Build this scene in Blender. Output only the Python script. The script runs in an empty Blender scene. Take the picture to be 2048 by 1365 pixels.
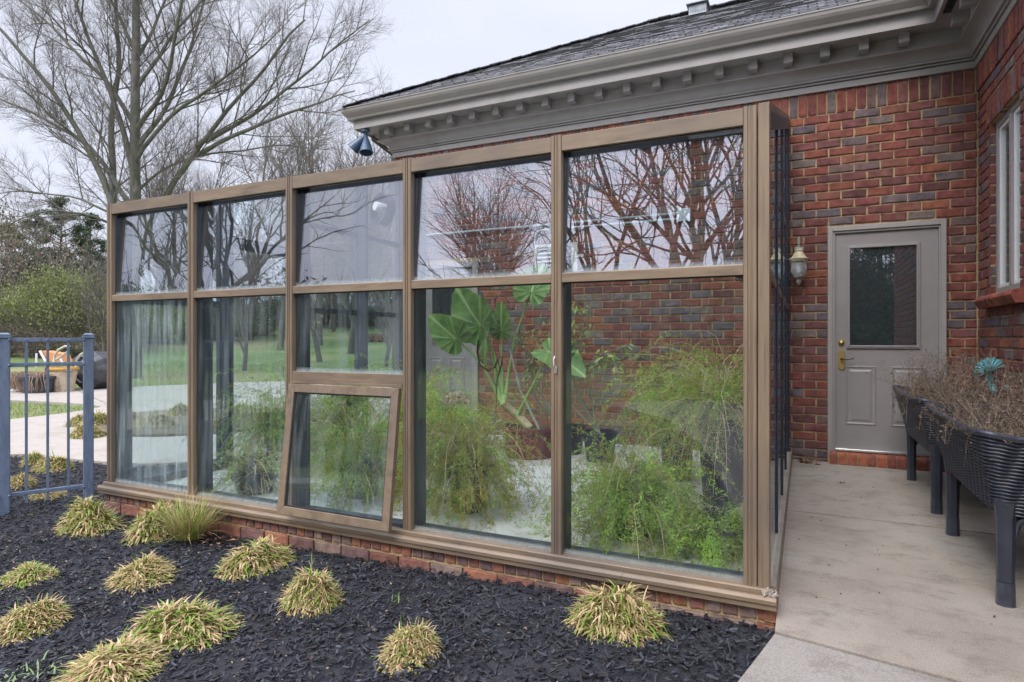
import bpy, math, random
import numpy as np
from math import radians, sin, cos, pi, sqrt
from mathutils import Vector, Matrix

# ------------------------------------------------------------------ camera
scene = bpy.context.scene
COL = scene.collection
CAMZ = 1.18
YAW = radians(25.5)
cd = bpy.data.cameras.new('camera'); cam = bpy.data.objects.new('camera', cd); COL.objects.link(cam)
cam.location = (0, 0, CAMZ); cam.rotation_euler = (radians(90), 0, YAW)
cd.sensor_width = 36; cd.lens = 36*1227/2048; cd.shift_y = -4.5/2048
cd.clip_start = 0.05; cd.clip_end = 2000
scene.camera = cam
# ------------------------------------------------------------------ sky, sun, exposure
SUN_EL, SUN_AZ = 45, 190
w = bpy.data.worlds.new("World"); scene.world = w; w.use_nodes = True
nt = w.node_tree; N = nt.nodes; L = nt.links
bg = N['Background']; bg.inputs[1].default_value = 0.1
sky = N.new('ShaderNodeTexSky'); sky.sky_type = 'NISHITA'; sky.sun_disc = False
sky.sun_elevation = radians(SUN_EL); sky.sun_rotation = radians(SUN_AZ)
tc = N.new('ShaderNodeTexCoord')
mp = N.new('ShaderNodeMapping'); mp.inputs['Scale'].default_value = (1, 1, 2.2)
nz = N.new('ShaderNodeTexNoise'); nz.inputs['Scale'].default_value = 1.6; nz.inputs['Detail'].default_value = 4
rp = N.new('ShaderNodeValToRGB')
rp.color_ramp.elements[0].position = .3; rp.color_ramp.elements[0].color = (.575, .60, .72, 1)
rp.color_ramp.elements[1].position = .7; rp.color_ramp.elements[1].color = (.70, .73, .84, 1)
mul = N.new('ShaderNodeVectorMath'); mul.operation = 'SCALE'; mul.inputs['Scale'].default_value = 10.5
mx = N.new('ShaderNodeMixRGB'); mx.inputs[0].default_value = .93
L.new(tc.outputs['Generated'], mp.inputs[0]); L.new(mp.outputs[0], nz.inputs[0]); L.new(nz.outputs[0], rp.inputs[0])
# an overcast sky is brightest overhead and towards the hidden sun
nrm_ = N.new('ShaderNodeVectorMath'); nrm_.operation = 'NORMALIZE'; L.new(tc.outputs['Generated'], nrm_.inputs[0])
sx_ = N.new('ShaderNodeSeparateXYZ'); L.new(nrm_.outputs[0], sx_.inputs[0])
zen = N.new('ShaderNodeMapRange'); zen.interpolation_type = 'SMOOTHSTEP'; zen.inputs[1].default_value = .45; zen.inputs[2].default_value = 1; zen.inputs[3].default_value = 1; zen.inputs[4].default_value = 2.7
L.new(sx_.outputs[2], zen.inputs[0])
dt = N.new('ShaderNodeVectorMath'); dt.operation = 'DOT_PRODUCT'; dt.inputs[1].default_value = (sin(radians(SUN_AZ))*cos(radians(SUN_EL)), cos(radians(SUN_AZ))*cos(radians(SUN_EL)), sin(radians(SUN_EL))); L.new(nrm_.outputs[0], dt.inputs[0])
gl_ = N.new('ShaderNodeMapRange'); gl_.interpolation_type = 'SMOOTHSTEP'; gl_.inputs[1].default_value = .3; gl_.inputs[2].default_value = 1; gl_.inputs[3].default_value = 1; gl_.inputs[4].default_value = 2.2; L.new(dt.outputs['Value'], gl_.inputs[0])
sc1 = N.new('ShaderNodeMath'); sc1.operation = 'MULTIPLY'; L.new(zen.outputs[0], sc1.inputs[0]); L.new(gl_.outputs[0], sc1.inputs[1])
sc2 = N.new('ShaderNodeMath'); sc2.operation = 'MULTIPLY'; sc2.inputs[1].default_value = 12.2; L.new(sc1.outputs[0], sc2.inputs[0]); L.new(sc2.outputs[0], mul.inputs['Scale'])
L.new(rp.outputs[0], mul.inputs[0]); L.new(sky.outputs[0], mx.inputs[1]); L.new(mul.outputs[0], mx.inputs[2]); L.new(mx.outputs[0], bg.inputs[0])
sl = bpy.data.lights.new('sun', 'SUN'); sl.energy = 2.0; sl.angle = radians(24); sl.color = (1, .93, .84)
so = bpy.data.objects.new('sun', sl); COL.objects.link(so)
az = radians(SUN_AZ); el = radians(SUN_EL)
sd = Vector((sin(az)*cos(el), cos(az)*cos(el), sin(el)))
so.rotation_euler = sd.to_track_quat('Z', 'Y').to_euler()
vs = scene.view_settings
vs.view_transform = 'Standard'; vs.look = 'None'; vs.exposure = 0.2; vs.gamma = 1; vs.use_curve_mapping = False
scene.cycles.max_bounces = 8; scene.cycles.transparent_max_bounces = 32; scene.cycles.glossy_bounces = 4

# ------------------------------------------------------------------ geometry helpers
Dv = np.array([-sin(YAW), cos(YAW)]); Rv = np.array([cos(YAW), sin(YAW)])
def _ray(px):
    return Dv + (px-1024)/1227*Rv
def at(px, py, Y):                       # a point of the vertical plane y = Y
    d = _ray(px); t = Y/d[1]
    return np.array([d[0]*t, Y, CAMZ + (678-py)/1227*t])
def gz(px, py, z):                       # a point of the level plane z
    t = 1227*(CAMZ-z)/(py-678); d = _ray(px)
    return np.array([d[0]*t, d[1]*t, z])
def along(px, py, depth):
    d = _ray(px)
    return np.array([d[0]*depth, d[1]*depth, CAMZ + (678-py)/1227*depth])
def sstep(a, b, x):
    t = np.clip((x-a)/(b-a), 0, 1); return t*t*(3-2*t)
def H(x, y):                             # lie of the land
    x = np.asarray(x, float); y = np.asarray(y, float)
    d = np.hypot(x, y)
    r = np.minimum(np.maximum(d-19, 0), 48)**2*.00132*sstep(-5, 8, y)
    return -.14 + r

class MB:
    def __init__(s): s.v = []; s.f = {}; s.n = 0; s.uv = False
    def add(s, v, *faces):
        v = np.asarray(v, float).reshape(-1, 3)
        for f in faces:
            f = np.asarray(f, np.int64)
            if f.ndim == 1: f = f[None, :]
            if f.size: s.f.setdefault(f.shape[1], []).append(f + s.n)
        s.v.append(v); s.n += len(v); return s
    def box(s, x0, x1, y0, y1, z0, z1):
        v = [(x, y, z) for x in (x0, x1) for y in (y0, y1) for z in (z0, z1)]
        return s.add(v, [(0,1,3,2),(4,6,7,5),(0,4,5,1),(2,3,7,6),(0,2,6,4),(1,5,7,3)])
    def obox(s, c, ax, ay, az_):          # oriented box: centre and three half axes
        c, ax, ay, az_ = (np.asarray(q, float) for q in (c, ax, ay, az_))
        v = [c+i*ax+j*ay+k*az_ for i in (-1, 1) for j in (-1, 1) for k in (-1, 1)]
        return s.add(v, [(0,1,3,2),(4,6,7,5),(0,4,5,1),(2,3,7,6),(0,2,6,4),(1,5,7,3)])
    def prism(s, prof, o, u, v, w_, l0, l1):   # 2D profile in (u,v), run along w_
        o, u, v, w_ = (np.asarray(q, float) for q in (o, u, v, w_))
        p = np.asarray(prof, float); n = len(p)
        base = o + p[:, :1]*u + p[:, 1:]*v
        V = np.vstack([base + w_*l0, base + w_*l1])
        q = [(i, (i+1) % n, (i+1) % n+n, i+n) for i in range(n)]
        return s.add(V, q, [list(range(n))[::-1]], [list(range(n, 2*n))])
    def tube(s, pts, rad, k=6, caps=True):
        p = np.asarray(pts, float); m = len(p)
        r = np.broadcast_to(np.asarray(rad, float), (m,))
        t = np.gradient(p, axis=0); t /= np.maximum(np.linalg.norm(t, axis=1, keepdims=True), 1e-9)
        ref = np.array([0, 0, 1.]) if abs(t.mean(0)[2]) < .8*np.linalg.norm(t.mean(0))+1e-9 else np.array([1., 0, 0])
        a = np.cross(t, ref); a /= np.maximum(np.linalg.norm(a, axis=1, keepdims=True), 1e-9)
        b = np.cross(t, a)
        th = np.arange(k)*2*pi/k
        V = p[:, None, :] + r[:, None, None]*(np.cos(th)[None, :, None]*a[:, None, :] + np.sin(th)[None, :, None]*b[:, None, :])
        i = np.arange(m-1)[:, None]*k; j = np.arange(k)[None, :]; j2 = (j+1) % k
        q = np.stack([i+j, i+j2, i+k+j2, i+k+j], -1).reshape(-1, 4)
        s.add(V.reshape(-1, 3), q)
        if caps and k > 3:
            s.f.setdefault(k, []).append(np.array([list(range(k))]) + s.n - m*k)
            s.f.setdefault(k, []).append(np.array([list(range((m-1)*k, m*k))[::-1]]) + s.n - m*k)
        return s
    def lathe(s, prof, c=(0, 0, 0), k=24, flute=0, fn=12):
        p = np.asarray(prof, float); m = len(p); th = np.arange(k)*2*pi/k
        R = p[:, :1]*(1+flute*np.cos(th*fn)[None, :])
        V = np.stack([R*np.cos(th), R*np.sin(th), np.broadcast_to(p[:, 1:], R.shape)], -1) + np.asarray(c)
        i = np.arange(m-1)[:, None]*k; j = np.arange(k)[None, :]; j2 = (j+1) % k
        return s.add(V.reshape(-1, 3), np.stack([i+j, i+j2, i+k+j2, i+k+j], -1).reshape(-1, 4))
    def grid(s, P):                       # P (m,n,3)
        m, n = P.shape[:2]
        i = np.arange(m-1)[:, None]*n; j = np.arange(n-1)[None, :]
        return s.add(P.reshape(-1, 3), np.stack([i+j, i+j+1, i+n+j+1, i+n+j], -1).reshape(-1, 4))
    def build(s, name, mat, parent=None, smooth=False, origin=None, bevel=0):
        V = np.vstack(s.v) if s.v else np.zeros((0, 3))
        off = np.zeros(3)
        if parent is not None:
            o = parent
            while o is not None: off += np.array(o.location); o = o.parent
        elif origin is not None: off = np.asarray(origin, float)
        V = V - off
        me = bpy.data.meshes.new(name)
        me.vertices.add(len(V)); me.vertices.foreach_set('co', V.ravel())
        idx = []; st = []; tot = 0
        for k, fl in s.f.items():
            F = np.vstack(fl); idx.append(F.ravel()); st.append(tot + np.arange(len(F))*k); tot += F.size
        if idx:
            idx = np.concatenate(idx); st = np.concatenate(st)
            me.loops.add(tot); me.loops.foreach_set('vertex_index', idx.astype(np.int32))
            me.polygons.add(len(st)); me.polygons.foreach_set('loop_start', st.astype(np.int32))
            me.polygons.foreach_set('use_smooth', np.full(len(st), bool(smooth)))
        me.update(calc_edges=True); me.validate()
        if mat: me.materials.append(mat)
        ob = bpy.data.objects.new(name, me); COL.objects.link(ob)
        if parent is not None: ob.parent = parent
        elif origin is not None: ob.location = origin
        if bevel:
            b = ob.modifiers.new('bevel', 'BEVEL'); b.width = bevel; b.segments = 2; b.limit_method = 'ANGLE'
        return ob

def tag(o, label, cat, group=None):
    o['label'] = label; o['category'] = cat
    if group: o['group'] = group
    return o
def thing(name, label, cat, loc=(0, 0, 0), group=None):
    o = bpy.data.objects.new(name, None); COL.objects.link(o); o.location = loc; o.empty_display_size = .1
    return tag(o, label, cat, group)
def structure(o): o['kind'] = 'structure'; return o
def stuff(o, label=None, cat=None):
    o['kind'] = 'stuff'
    if label: tag(o, label, cat)
    return o
def copy_tree(o, parent=None):
    c = o.copy(); COL.objects.link(c); c.parent = parent
    for ch in list(o.children): copy_tree(ch, c)
    return c

# ------------------------------------------------------------------ materials
def new_mat(name):
    m = bpy.data.materials.new(name); m.use_nodes = True
    return m, m.node_tree.nodes, m.node_tree.links, m.node_tree.nodes['Principled BSDF']
def ramp(N, cols, lo=.25, hi=.75, interp='LINEAR'):
    r = N.new('ShaderNodeValToRGB'); cr = r.color_ramp; cr.interpolation = interp
    n = len(cols)
    for i, c in enumerate(cols):
        p = lo + (hi-lo)*i/max(n-1, 1)
        if i < 2: e = cr.elements[i]; e.position = p
        else: e = cr.elements.new(p)
        e.color = (*c, 1)
    return r
def surf(name, cols, scale=5, rough=.6, bump=0, bscale=40, metallic=0, stretch=(1, 1, 1), island=False, lo=.3, hi=.7, detail=6, coord='Object', trans=0, spec=.5, mottle=0):
    m, N, L, P = new_mat(name)
    P.inputs['Roughness'].default_value = rough; P.inputs['Metallic'].default_value = metallic
    P.inputs['Specular IOR Level'].default_value = spec
    tc = N.new('ShaderNodeTexCoord'); mp = N.new('ShaderNodeMapping'); mp.inputs['Scale'].default_value = stretch
    L.new(tc.outputs[coord], mp.inputs[0])
    r = ramp(N, cols, 0 if island else lo, 1 if island else hi)
    if island:
        g = N.new('ShaderNodeNewGeometry'); L.new(g.outputs['Random Per Island'], r.inputs[0]); out = r.outputs[0]
        if mottle:
            n = N.new('ShaderNodeTexNoise'); n.inputs['Scale'].default_value = scale; n.inputs['Detail'].default_value = detail
            L.new(mp.outputs[0], n.inputs[0])
            h = N.new('ShaderNodeHueSaturation'); mr = N.new('ShaderNodeMapRange')
            mr.inputs[1].default_value = .3; mr.inputs[2].default_value = .7; mr.inputs[3].default_value = 1-mottle; mr.inputs[4].default_value = 1+mottle
            L.new(n.outputs[0], mr.inputs[0]); L.new(mr.outputs[0], h.inputs['Value']); L.new(out, h.inputs['Color']); out = h.outputs[0]
    else:
        n = N.new('ShaderNodeTexNoise'); n.inputs['Scale'].default_value = scale; n.inputs['Detail'].default_value = detail
        n.inputs['Roughness'].default_value = .65
        L.new(mp.outputs[0], n.inputs[0]); L.new(n.outputs[0], r.inputs[0]); out = r.outputs[0]
    L.new(out, P.inputs['Base Color'])
    if bump:
        b = N.new('ShaderNodeBump'); b.inputs['Strength'].default_value = bump; b.inputs['Distance'].default_value = .01
        n2 = N.new('ShaderNodeTexNoise'); n2.inputs['Scale'].default_value = bscale; n2.inputs['Detail'].default_value = 5
        L.new(mp.outputs[0], n2.inputs[0]); L.new(n2.outputs[0], b.inputs['Height']); L.new(b.outputs[0], P.inputs['Normal'])
    if trans:
        t = N.new('ShaderNodeBsdfTranslucent'); ms = N.new('ShaderNodeMixShader'); ms.inputs[0].default_value = trans
        L.new(out, t.inputs[0]); L.new(P.outputs[0], ms.inputs[1]); L.new(t.outputs[0], ms.inputs[2])
        L.new(ms.outputs[0], N['Material Output'].inputs[0])
    return m

def glass_mat(name, refl=.17, tint=(.93, .965, .95), wave=.02, wscale=2.2, dirt=0, dirtcol=(.62, .68, .7), streak=8, wstretch=(1, 1, .6)):
    m, N, L, P = new_mat(name); N.remove(P)
    tr = N.new('ShaderNodeBsdfTransparent'); tr.inputs[0].default_value = (*tint, 1)
    gl = N.new('ShaderNodeBsdfGlossy'); gl.inputs['Roughness'].default_value = 0.0; gl.inputs[0].default_value = (.93, .95, 1, 1)
    gg = N.new('ShaderNodeNewGeometry'); dp = N.new('ShaderNodeVectorMath'); dp.operation = 'DOT_PRODUCT'
    L.new(gg.outputs['Incoming'], dp.inputs[0]); L.new(gg.outputs['Normal'], dp.inputs[1])
    def mth(op, a, b=None):
        q = N.new('ShaderNodeMath'); q.operation = op
        for i_, v_ in enumerate((a, b)):
            if v_ is None: continue
            if isinstance(v_, (int, float)): q.inputs[i_].default_value = v_
            else: L.new(v_, q.inputs[i_])
        return q.outputs[0]
    c1 = mth('SUBTRACT', 1.0, mth('ABSOLUTE', dp.outputs['Value']))
    ad = N.new('ShaderNodeMath'); ad.operation = 'ADD'; ad.use_clamp = True; ad.inputs[1].default_value = refl
    L.new(mth('MULTIPLY', mth('POWER', c1, 5.0), (1-refl)*.9), ad.inputs[0])
    tc = N.new('ShaderNodeTexCoord'); mp = N.new('ShaderNodeMapping'); mp.inputs['Scale'].default_value = wstretch
    L.new(tc.outputs['Object'], mp.inputs[0])
    n = N.new('ShaderNodeTexNoise'); n.inputs['Scale'].default_value = wscale; n.inputs['Detail'].default_value = 1.5
    b = N.new('ShaderNodeBump'); b.inputs['Strength'].default_value = 1; b.inputs['Distance'].default_value = wave
    L.new(mp.outputs[0], n.inputs[0]); L.new(n.outputs[0], b.inputs['Height']); L.new(b.outputs[0], gl.inputs['Normal'])
    ms = N.new('ShaderNodeMixShader'); L.new(ad.outputs[0], ms.inputs[0]); L.new(tr.outputs[0], ms.inputs[1]); L.new(gl.outputs[0], ms.inputs[2])
    out = ms.outputs[0]
    if dirt:
        df = N.new('ShaderNodeBsdfDiffuse'); df.inputs[0].default_value = (*dirtcol, 1)
        tl = N.new('ShaderNodeBsdfTranslucent'); tl.inputs[0].default_value = (*dirtcol, 1)
        m2 = N.new('ShaderNodeMixShader'); L.new(df.outputs[0], m2.inputs[1]); L.new(tl.outputs[0], m2.inputs[2])
        mp2 = N.new('ShaderNodeMapping'); mp2.inputs['Scale'].default_value = (streak, streak, .45)
        n2 = N.new('ShaderNodeTexNoise'); n2.inputs['Scale'].default_value = 3; n2.inputs['Detail'].default_value = 8; n2.inputs['Roughness'].default_value = .7
        n3 = N.new('ShaderNodeTexNoise'); n3.inputs['Scale'].default_value = 2.2; n3.inputs['Detail'].default_value = 3
        L.new(tc.outputs['Object'], mp2.inputs[0]); L.new(mp2.outputs[0], n2.inputs[0]); L.new(tc.outputs['Object'], n3.inputs[0])
        mr = N.new('ShaderNodeMapRange'); mr.inputs[1].default_value = .42; mr.inputs[2].default_value = .75
        mr.inputs[3].default_value = .03; mr.inputs[4].default_value = 1
        L.new(n2.outputs[0], mr.inputs[0])
        mr3 = N.new('ShaderNodeMapRange'); mr3.inputs[1].default_value = .35; mr3.inputs[2].default_value = .65; mr3.inputs[3].default_value = .25
        L.new(n3.outputs[0], mr3.inputs[0])
        mm = N.new('ShaderNodeMath'); mm.operation = 'MULTIPLY'; L.new(mr.outputs[0], mm.inputs[0]); L.new(mr3.outputs[0], mm.inputs[1])
        # grime line along the pane's foot (object origin sits at the foot of each pane)
        sp = N.new('ShaderNodeSeparateXYZ'); L.new(tc.outputs['Object'], sp.inputs[0])
        mf = N.new('ShaderNodeMapRange'); mf.inputs[1].default_value = 0; mf.inputs[2].default_value = .028; mf.inputs[3].default_value = .8; mf.inputs[4].default_value = 0
        L.new(sp.outputs[2], mf.inputs[0])
        mf2 = N.new('ShaderNodeMath'); mf2.operation = 'MULTIPLY'; L.new(mf.outputs[0], mf2.inputs[0]); L.new(n2.outputs[0], mf2.inputs[1])
        md = N.new('ShaderNodeMath'); md.operation = 'MULTIPLY'; md.inputs[1].default_value = dirt; L.new(mm.outputs[0], md.inputs[0])
        ma = N.new('ShaderNodeMath'); ma.operation = 'ADD'; ma.use_clamp = True; L.new(md.outputs[0], ma.inputs[0]); L.new(mf2.outputs[0], ma.inputs[1])
        m3 = N.new('ShaderNodeMixShader'); L.new(ma.outputs[0], m3.inputs[0]); L.new(out, m3.inputs[1]); L.new(m2.outputs[0], m3.inputs[2])
        out = m3.outputs[0]
    L.new(out, N['Material Output'].inputs[0])
    return m

def brick_mat(name, cols):
    m, N, L, P = new_mat(name)
    P.inputs['Roughness'].default_value = .85; P.inputs['Specular IOR Level'].default_value = .25
    g = N.new('ShaderNodeNewGeometry'); r = ramp(N, cols, 0, 1, 'CONSTANT')
    for i, e in enumerate(r.color_ramp.elements): e.position = i/len(cols)
    L.new(g.outputs['Random Per Island'], r.inputs[0])
    n = N.new('ShaderNodeTexNoise'); n.inputs['Scale'].default_value = 14; n.inputs['Detail'].default_value = 8; n.inputs['Roughness'].default_value = .7
    L.new(g.outputs['Position'], n.inputs[0])
    mr = N.new('ShaderNodeMapRange'); mr.inputs[1].default_value = .3; mr.inputs[2].default_value = .7; mr.inputs[3].default_value = .55; mr.inputs[4].default_value = 1.75
    L.new(n.outputs[0], mr.inputs[0])
    h = N.new('ShaderNodeHueSaturation'); L.new(mr.outputs[0], h.inputs['Value']); L.new(r.outputs[0], h.inputs['Color'])
    # ash-blue bloom burnt onto parts of the faces
    n2 = N.new('ShaderNodeTexNoise'); n2.inputs['Scale'].default_value = 7; n2.inputs['Detail'].default_value = 4
    L.new(g.outputs['Position'], n2.inputs[0])
    r2 = ramp(N, [(0, 0, 0), (.45, .45, .45)], .56, .7); L.new(n2.outputs[0], r2.inputs[0])
    mx = N.new('ShaderNodeMixRGB'); mx.inputs[2].default_value = (.11, .075, .085, 1)
    L.new(r2.outputs[0], mx.inputs[0]); L.new(h.outputs[0], mx.inputs[1]); L.new(mx.outputs[0], P.inputs['Base Color'])
    b = N.new('ShaderNodeBump'); b.inputs['Strength'].default_value = .6; b.inputs['Distance'].default_value = .006
    n3 = N.new('ShaderNodeTexNoise'); n3.inputs['Scale'].default_value = 60; n3.inputs['Detail'].default_value = 5
    L.new(g.outputs['Position'], n3.inputs[0]); L.new(n3.outputs[0], b.inputs['Height']); L.new(b.outputs[0], P.inputs['Normal'])
    return m

RED = [(0.162, 0.054, 0.043), (0.178, 0.059, 0.043), (0.13, 0.048, 0.043), (0.151, 0.059, 0.056), (0.099, 0.043, 0.041), (0.162, 0.067, 0.048), (0.211, 0.078, 0.046), (0.11, 0.083, 0.088), (0.14, 0.051, 0.043), (0.124, 0.051, 0.05), (0.095, 0.078, 0.088), (0.167, 0.056, 0.041), (0.121, 0.078, 0.072), (0.153, 0.051, 0.046), (0.137, 0.105, 0.095), (0.14, 0.062, 0.052)]
M_brick = brick_mat('brick', RED)
M_brick_base = brick_mat('foundation brick', [(.19,.085,.065),(.15,.08,.07),(.23,.10,.065),(.14,.085,.08),(.25,.11,.065),(.20,.14,.115)])
M_brick_bull = brick_mat('sill brick', [(.25,.075,.045),(.21,.065,.045),(.18,.06,.045),(.27,.09,.05)])
M_mortar = surf('mortar', [(.24,.165,.09),(.42,.31,.175),(.33,.245,.145)], 18, .95, .8, 120)
M_trim = surf('taupe painted trim', [(.235,.215,.203),(.285,.264,.252),(.255,.235,.222)], 2.5, .5, .08, 60)
M_trim2 = surf('taupe gutter metal', [(.20,.184,.168),(.24,.222,.205)], 3, .38, .04, 20)
M_door = surf('taupe door paint', [(.215,.199,.197),(.25,.233,.231)], 3, .38, .05, 40)
def shingle():
    m, N, L, P = new_mat('asphalt shingles'); P.inputs['Roughness'].default_value = .95
    g = N.new('ShaderNodeTexCoord'); mp = N.new('ShaderNodeMapping'); mp.inputs['Scale'].default_value = (1, 1.15, 1)
    L.new(g.outputs['Object'], mp.inputs[0])
    b = N.new('ShaderNodeTexBrick'); b.inputs['Scale'].default_value = 1; b.inputs['Brick Width'].default_value = .16; b.inputs['Row Height'].default_value = .14
    b.inputs['Mortar Size'].default_value = .009; b.inputs['Color1'].default_value = (.07,.07,.078,1); b.inputs['Color2'].default_value = (.19,.19,.205,1); b.inputs['Mortar'].default_value = (.02,.02,.02,1)
    b.inputs['Bias'].default_value = -.1
    L.new(mp.outputs[0], b.inputs[0])
    n = N.new('ShaderNodeTexNoise'); n.inputs['Scale'].default_value = 60; n.inputs['Detail'].default_value = 6
    mx = N.new('ShaderNodeMixRGB'); mx.blend_type = 'OVERLAY'; mx.inputs[0].default_value = .7
    L.new(g.outputs['Object'], n.inputs[0]); L.new(b.outputs[0], mx.inputs[1]); L.new(n.outputs[0], mx.inputs[2]); L.new(mx.outputs[0], P.inputs['Base Color'])
    bp = N.new('ShaderNodeBump'); bp.inputs['Distance'].default_value = .02; L.new(b.outputs[0], bp.inputs['Height']); L.new(bp.outputs[0], P.inputs['Normal'])
    return m
M_shingle = shingle()
def bronze(name, stretch):
    m, N, L, P = new_mat(name); P.inputs['Roughness'].default_value = .48; P.inputs['Metallic'].default_value = .15
    tc = N.new('ShaderNodeTexCoord'); mp = N.new('ShaderNodeMapping'); mp.inputs['Scale'].default_value = stretch
    L.new(tc.outputs['Object'], mp.inputs[0])
    n = N.new('ShaderNodeTexNoise'); n.inputs['Scale'].default_value = 3; n.inputs['Detail'].default_value = 8; n.inputs['Roughness'].default_value = .65
    r = ramp(N, [(.125,.094,.068),(.205,.148,.097),(.245,.178,.117),(.225,.178,.137)], .30, .74)
    L.new(mp.outputs[0], n.inputs[0]); L.new(n.outputs[0], r.inputs[0])
    n2 = N.new('ShaderNodeTexNoise'); n2.inputs['Scale'].default_value = 1.1; n2.inputs['Detail'].default_value = 3; L.new(tc.outputs['Object'], n2.inputs[0])
    mx = N.new('ShaderNodeMixRGB'); mr = N.new('ShaderNodeMapRange'); mr.inputs[1].default_value = .45; mr.inputs[2].default_value = .68; mr.inputs[4].default_value = .8
    L.new(n2.outputs[0], mr.inputs[0]); L.new(mr.outputs[0], mx.inputs[0]); L.new(r.outputs[0], mx.inputs[1]); mx.inputs[2].default_value = (.125,.10,.082,1)
    L.new(mx.outputs[0], P.inputs['Base Color'])
    b = N.new('ShaderNodeBump'); b.inputs['Strength'].default_value = .15; b.inputs['Distance'].default_value = .003; L.new(n.outputs[0], b.inputs['Height']); L.new(b.outputs[0], P.inputs['Normal'])
    return m
M_bz_v = bronze('weathered bronze upright', (20, 20, .8))
M_bz_h = bronze('weathered bronze rail', (1.4, 9, 9))
M_bz_n = bronze('weathered bronze vent frame', (5, 5, 5))
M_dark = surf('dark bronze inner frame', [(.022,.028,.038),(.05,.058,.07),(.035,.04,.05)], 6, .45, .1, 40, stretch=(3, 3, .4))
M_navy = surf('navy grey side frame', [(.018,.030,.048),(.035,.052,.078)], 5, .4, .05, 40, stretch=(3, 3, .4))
M_caulk = surf('old caulk', [(.28,.25,.21),(.42,.38,.32)], 30, .9, .6, 60)
M_glass = glass_mat('glass clean', .065, wave=.002, wscale=1.6, dirt=.05)
M_glass_up = glass_mat('glass upper', .165, tint=(.93,.945,.96), wave=.0025, wscale=1.8, dirt=.03)
M_glass_wavy = glass_mat('glass wavy', .14, tint=(.92,.95,.97), wave=.0042, wscale=1.3, dirt=.04, wstretch=(1, 1, 1.6))
M_glass_up3 = glass_mat('glass upper third bay', .095, tint=(.93,.945,.96), wave=.0025, wscale=1.8, dirt=.04)
M_glass_dirty = glass_mat('glass streaked', .06, tint=(.88,.95,.96), wave=.003, dirt=.62, streak=11)
M_glass_mid = glass_mat('glass filmed', .06, tint=(.87,.93,.95), wave=.003, dirt=.22, streak=8)
M_glass_roof = glass_mat('glass roof', .08, tint=(.93,.95,.95), wave=.002, dirt=.1)
M_glass_back = glass_mat('glass end wall', .05, tint=(.93,.96,.96), wave=.001, dirt=.05)
def darkpane(name, base, refl):
    m, N, L, P = new_mat(name); P.inputs['Base Color'].default_value = (*base, 1); P.inputs['Roughness'].default_value = .4
    gl = N.new('ShaderNodeBsdfGlossy'); gl.inputs['Roughness'].default_value = 0.01; ms = N.new('ShaderNodeMixShader'); ms.inputs[0].default_value = refl
    L.new(P.outputs[0], ms.inputs[1]); L.new(gl.outputs[0], ms.inputs[2]); L.new(ms.outputs[0], N['Material Output'].inputs[0]); return m
M_darkpane = darkpane('door pane', (.010,.016,.022), .25)
M_blindpane = glass_mat('window pane', .14, wave=.0005)
M_white = surf('white vinyl', [(.62,.61,.6),(.7,.69,.68)], 4, .4)
M_blind = surf('blind slats', [(.40,.37,.31),(.52,.49,.42)], 5, .6)
M_brass = surf('worn brass', [(.50,.34,.10),(.62,.45,.16),(.40,.28,.10)], 25, .32, .1, 60, metallic=.85)
M_alu = surf('aluminium threshold', [(.6,.6,.6),(.75,.75,.75)], 12, .3, .1, 50, metallic=.9)
M_black = surf('black metal', [(.015,.015,.018),(.03,.03,.033)], 8, .4)
def concrete(name, c0, c1, c2, stain=(.14, .12, .098)):
    m, N, L, P = new_mat(name); P.inputs['Roughness'].default_value = .9; P.inputs['Specular IOR Level'].default_value = .3
    g = N.new('ShaderNodeNewGeometry')
    n = N.new('ShaderNodeTexNoise'); n.inputs['Scale'].default_value = 1.3; n.inputs['Detail'].default_value = 9; n.inputs['Roughness'].default_value = .6
    L.new(g.outputs['Position'], n.inputs[0]); r = ramp(N, [c0, c1, c2], .32, .68); L.new(n.outputs[0], r.inputs[0])
    mp = N.new('ShaderNodeMapping'); mp.inputs['Scale'].default_value = (1, 1.6, 1); mp.inputs['Rotation'].default_value = (0, 0, .2); L.new(g.outputs['Position'], mp.inputs[0])
    n2 = N.new('ShaderNodeTexNoise'); n2.inputs['Scale'].default_value = 4.2; n2.inputs['Detail'].default_value = 12; n2.inputs['Roughness'].default_value = .8
    L.new(mp.outputs[0], n2.inputs[0]); mr = N.new('ShaderNodeMapRange'); mr.inputs[1].default_value = .50; mr.inputs[2].default_value = .70; mr.inputs[4].default_value = .85; L.new(n2.outputs[0], mr.inputs[0])
    mx = N.new('ShaderNodeMixRGB'); mx.inputs[2].default_value = (*stain, 1); L.new(mr.outputs[0], mx.inputs[0]); L.new(r.outputs[0], mx.inputs[1])
    n3 = N.new('ShaderNodeTexNoise'); n3.inputs['Scale'].default_value = 160; n3.inputs['Detail'].default_value = 3; L.new(g.outputs['Position'], n3.inputs[0])
    m2 = N.new('ShaderNodeMixRGB'); m2.blend_type = 'OVERLAY'; m2.inputs[0].default_value = .55; L.new(mx.outputs[0], m2.inputs[1]); L.new(n3.outputs[0], m2.inputs[2])
    L.new(m2.outputs[0], P.inputs['Base Color'])
    b = N.new('ShaderNodeBump'); b.inputs['Strength'].default_value = .5; b.inputs['Distance'].default_value = .004; L.new(n3.outputs[0], b.inputs['Height']); L.new(b.outputs[0], P.inputs['Normal'])
    return m
M_conc = concrete('patio concrete', (.235,.20,.165), (.305,.262,.218), (.325,.288,.252))
M_conc2 = concrete('walkway concrete', (.225,.203,.18), (.275,.25,.222), (.29,.27,.25))
M_path = concrete('garden path concrete', (.30,.265,.23), (.36,.32,.28), (.35,.32,.29), (.26,.22,.18))
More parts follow.
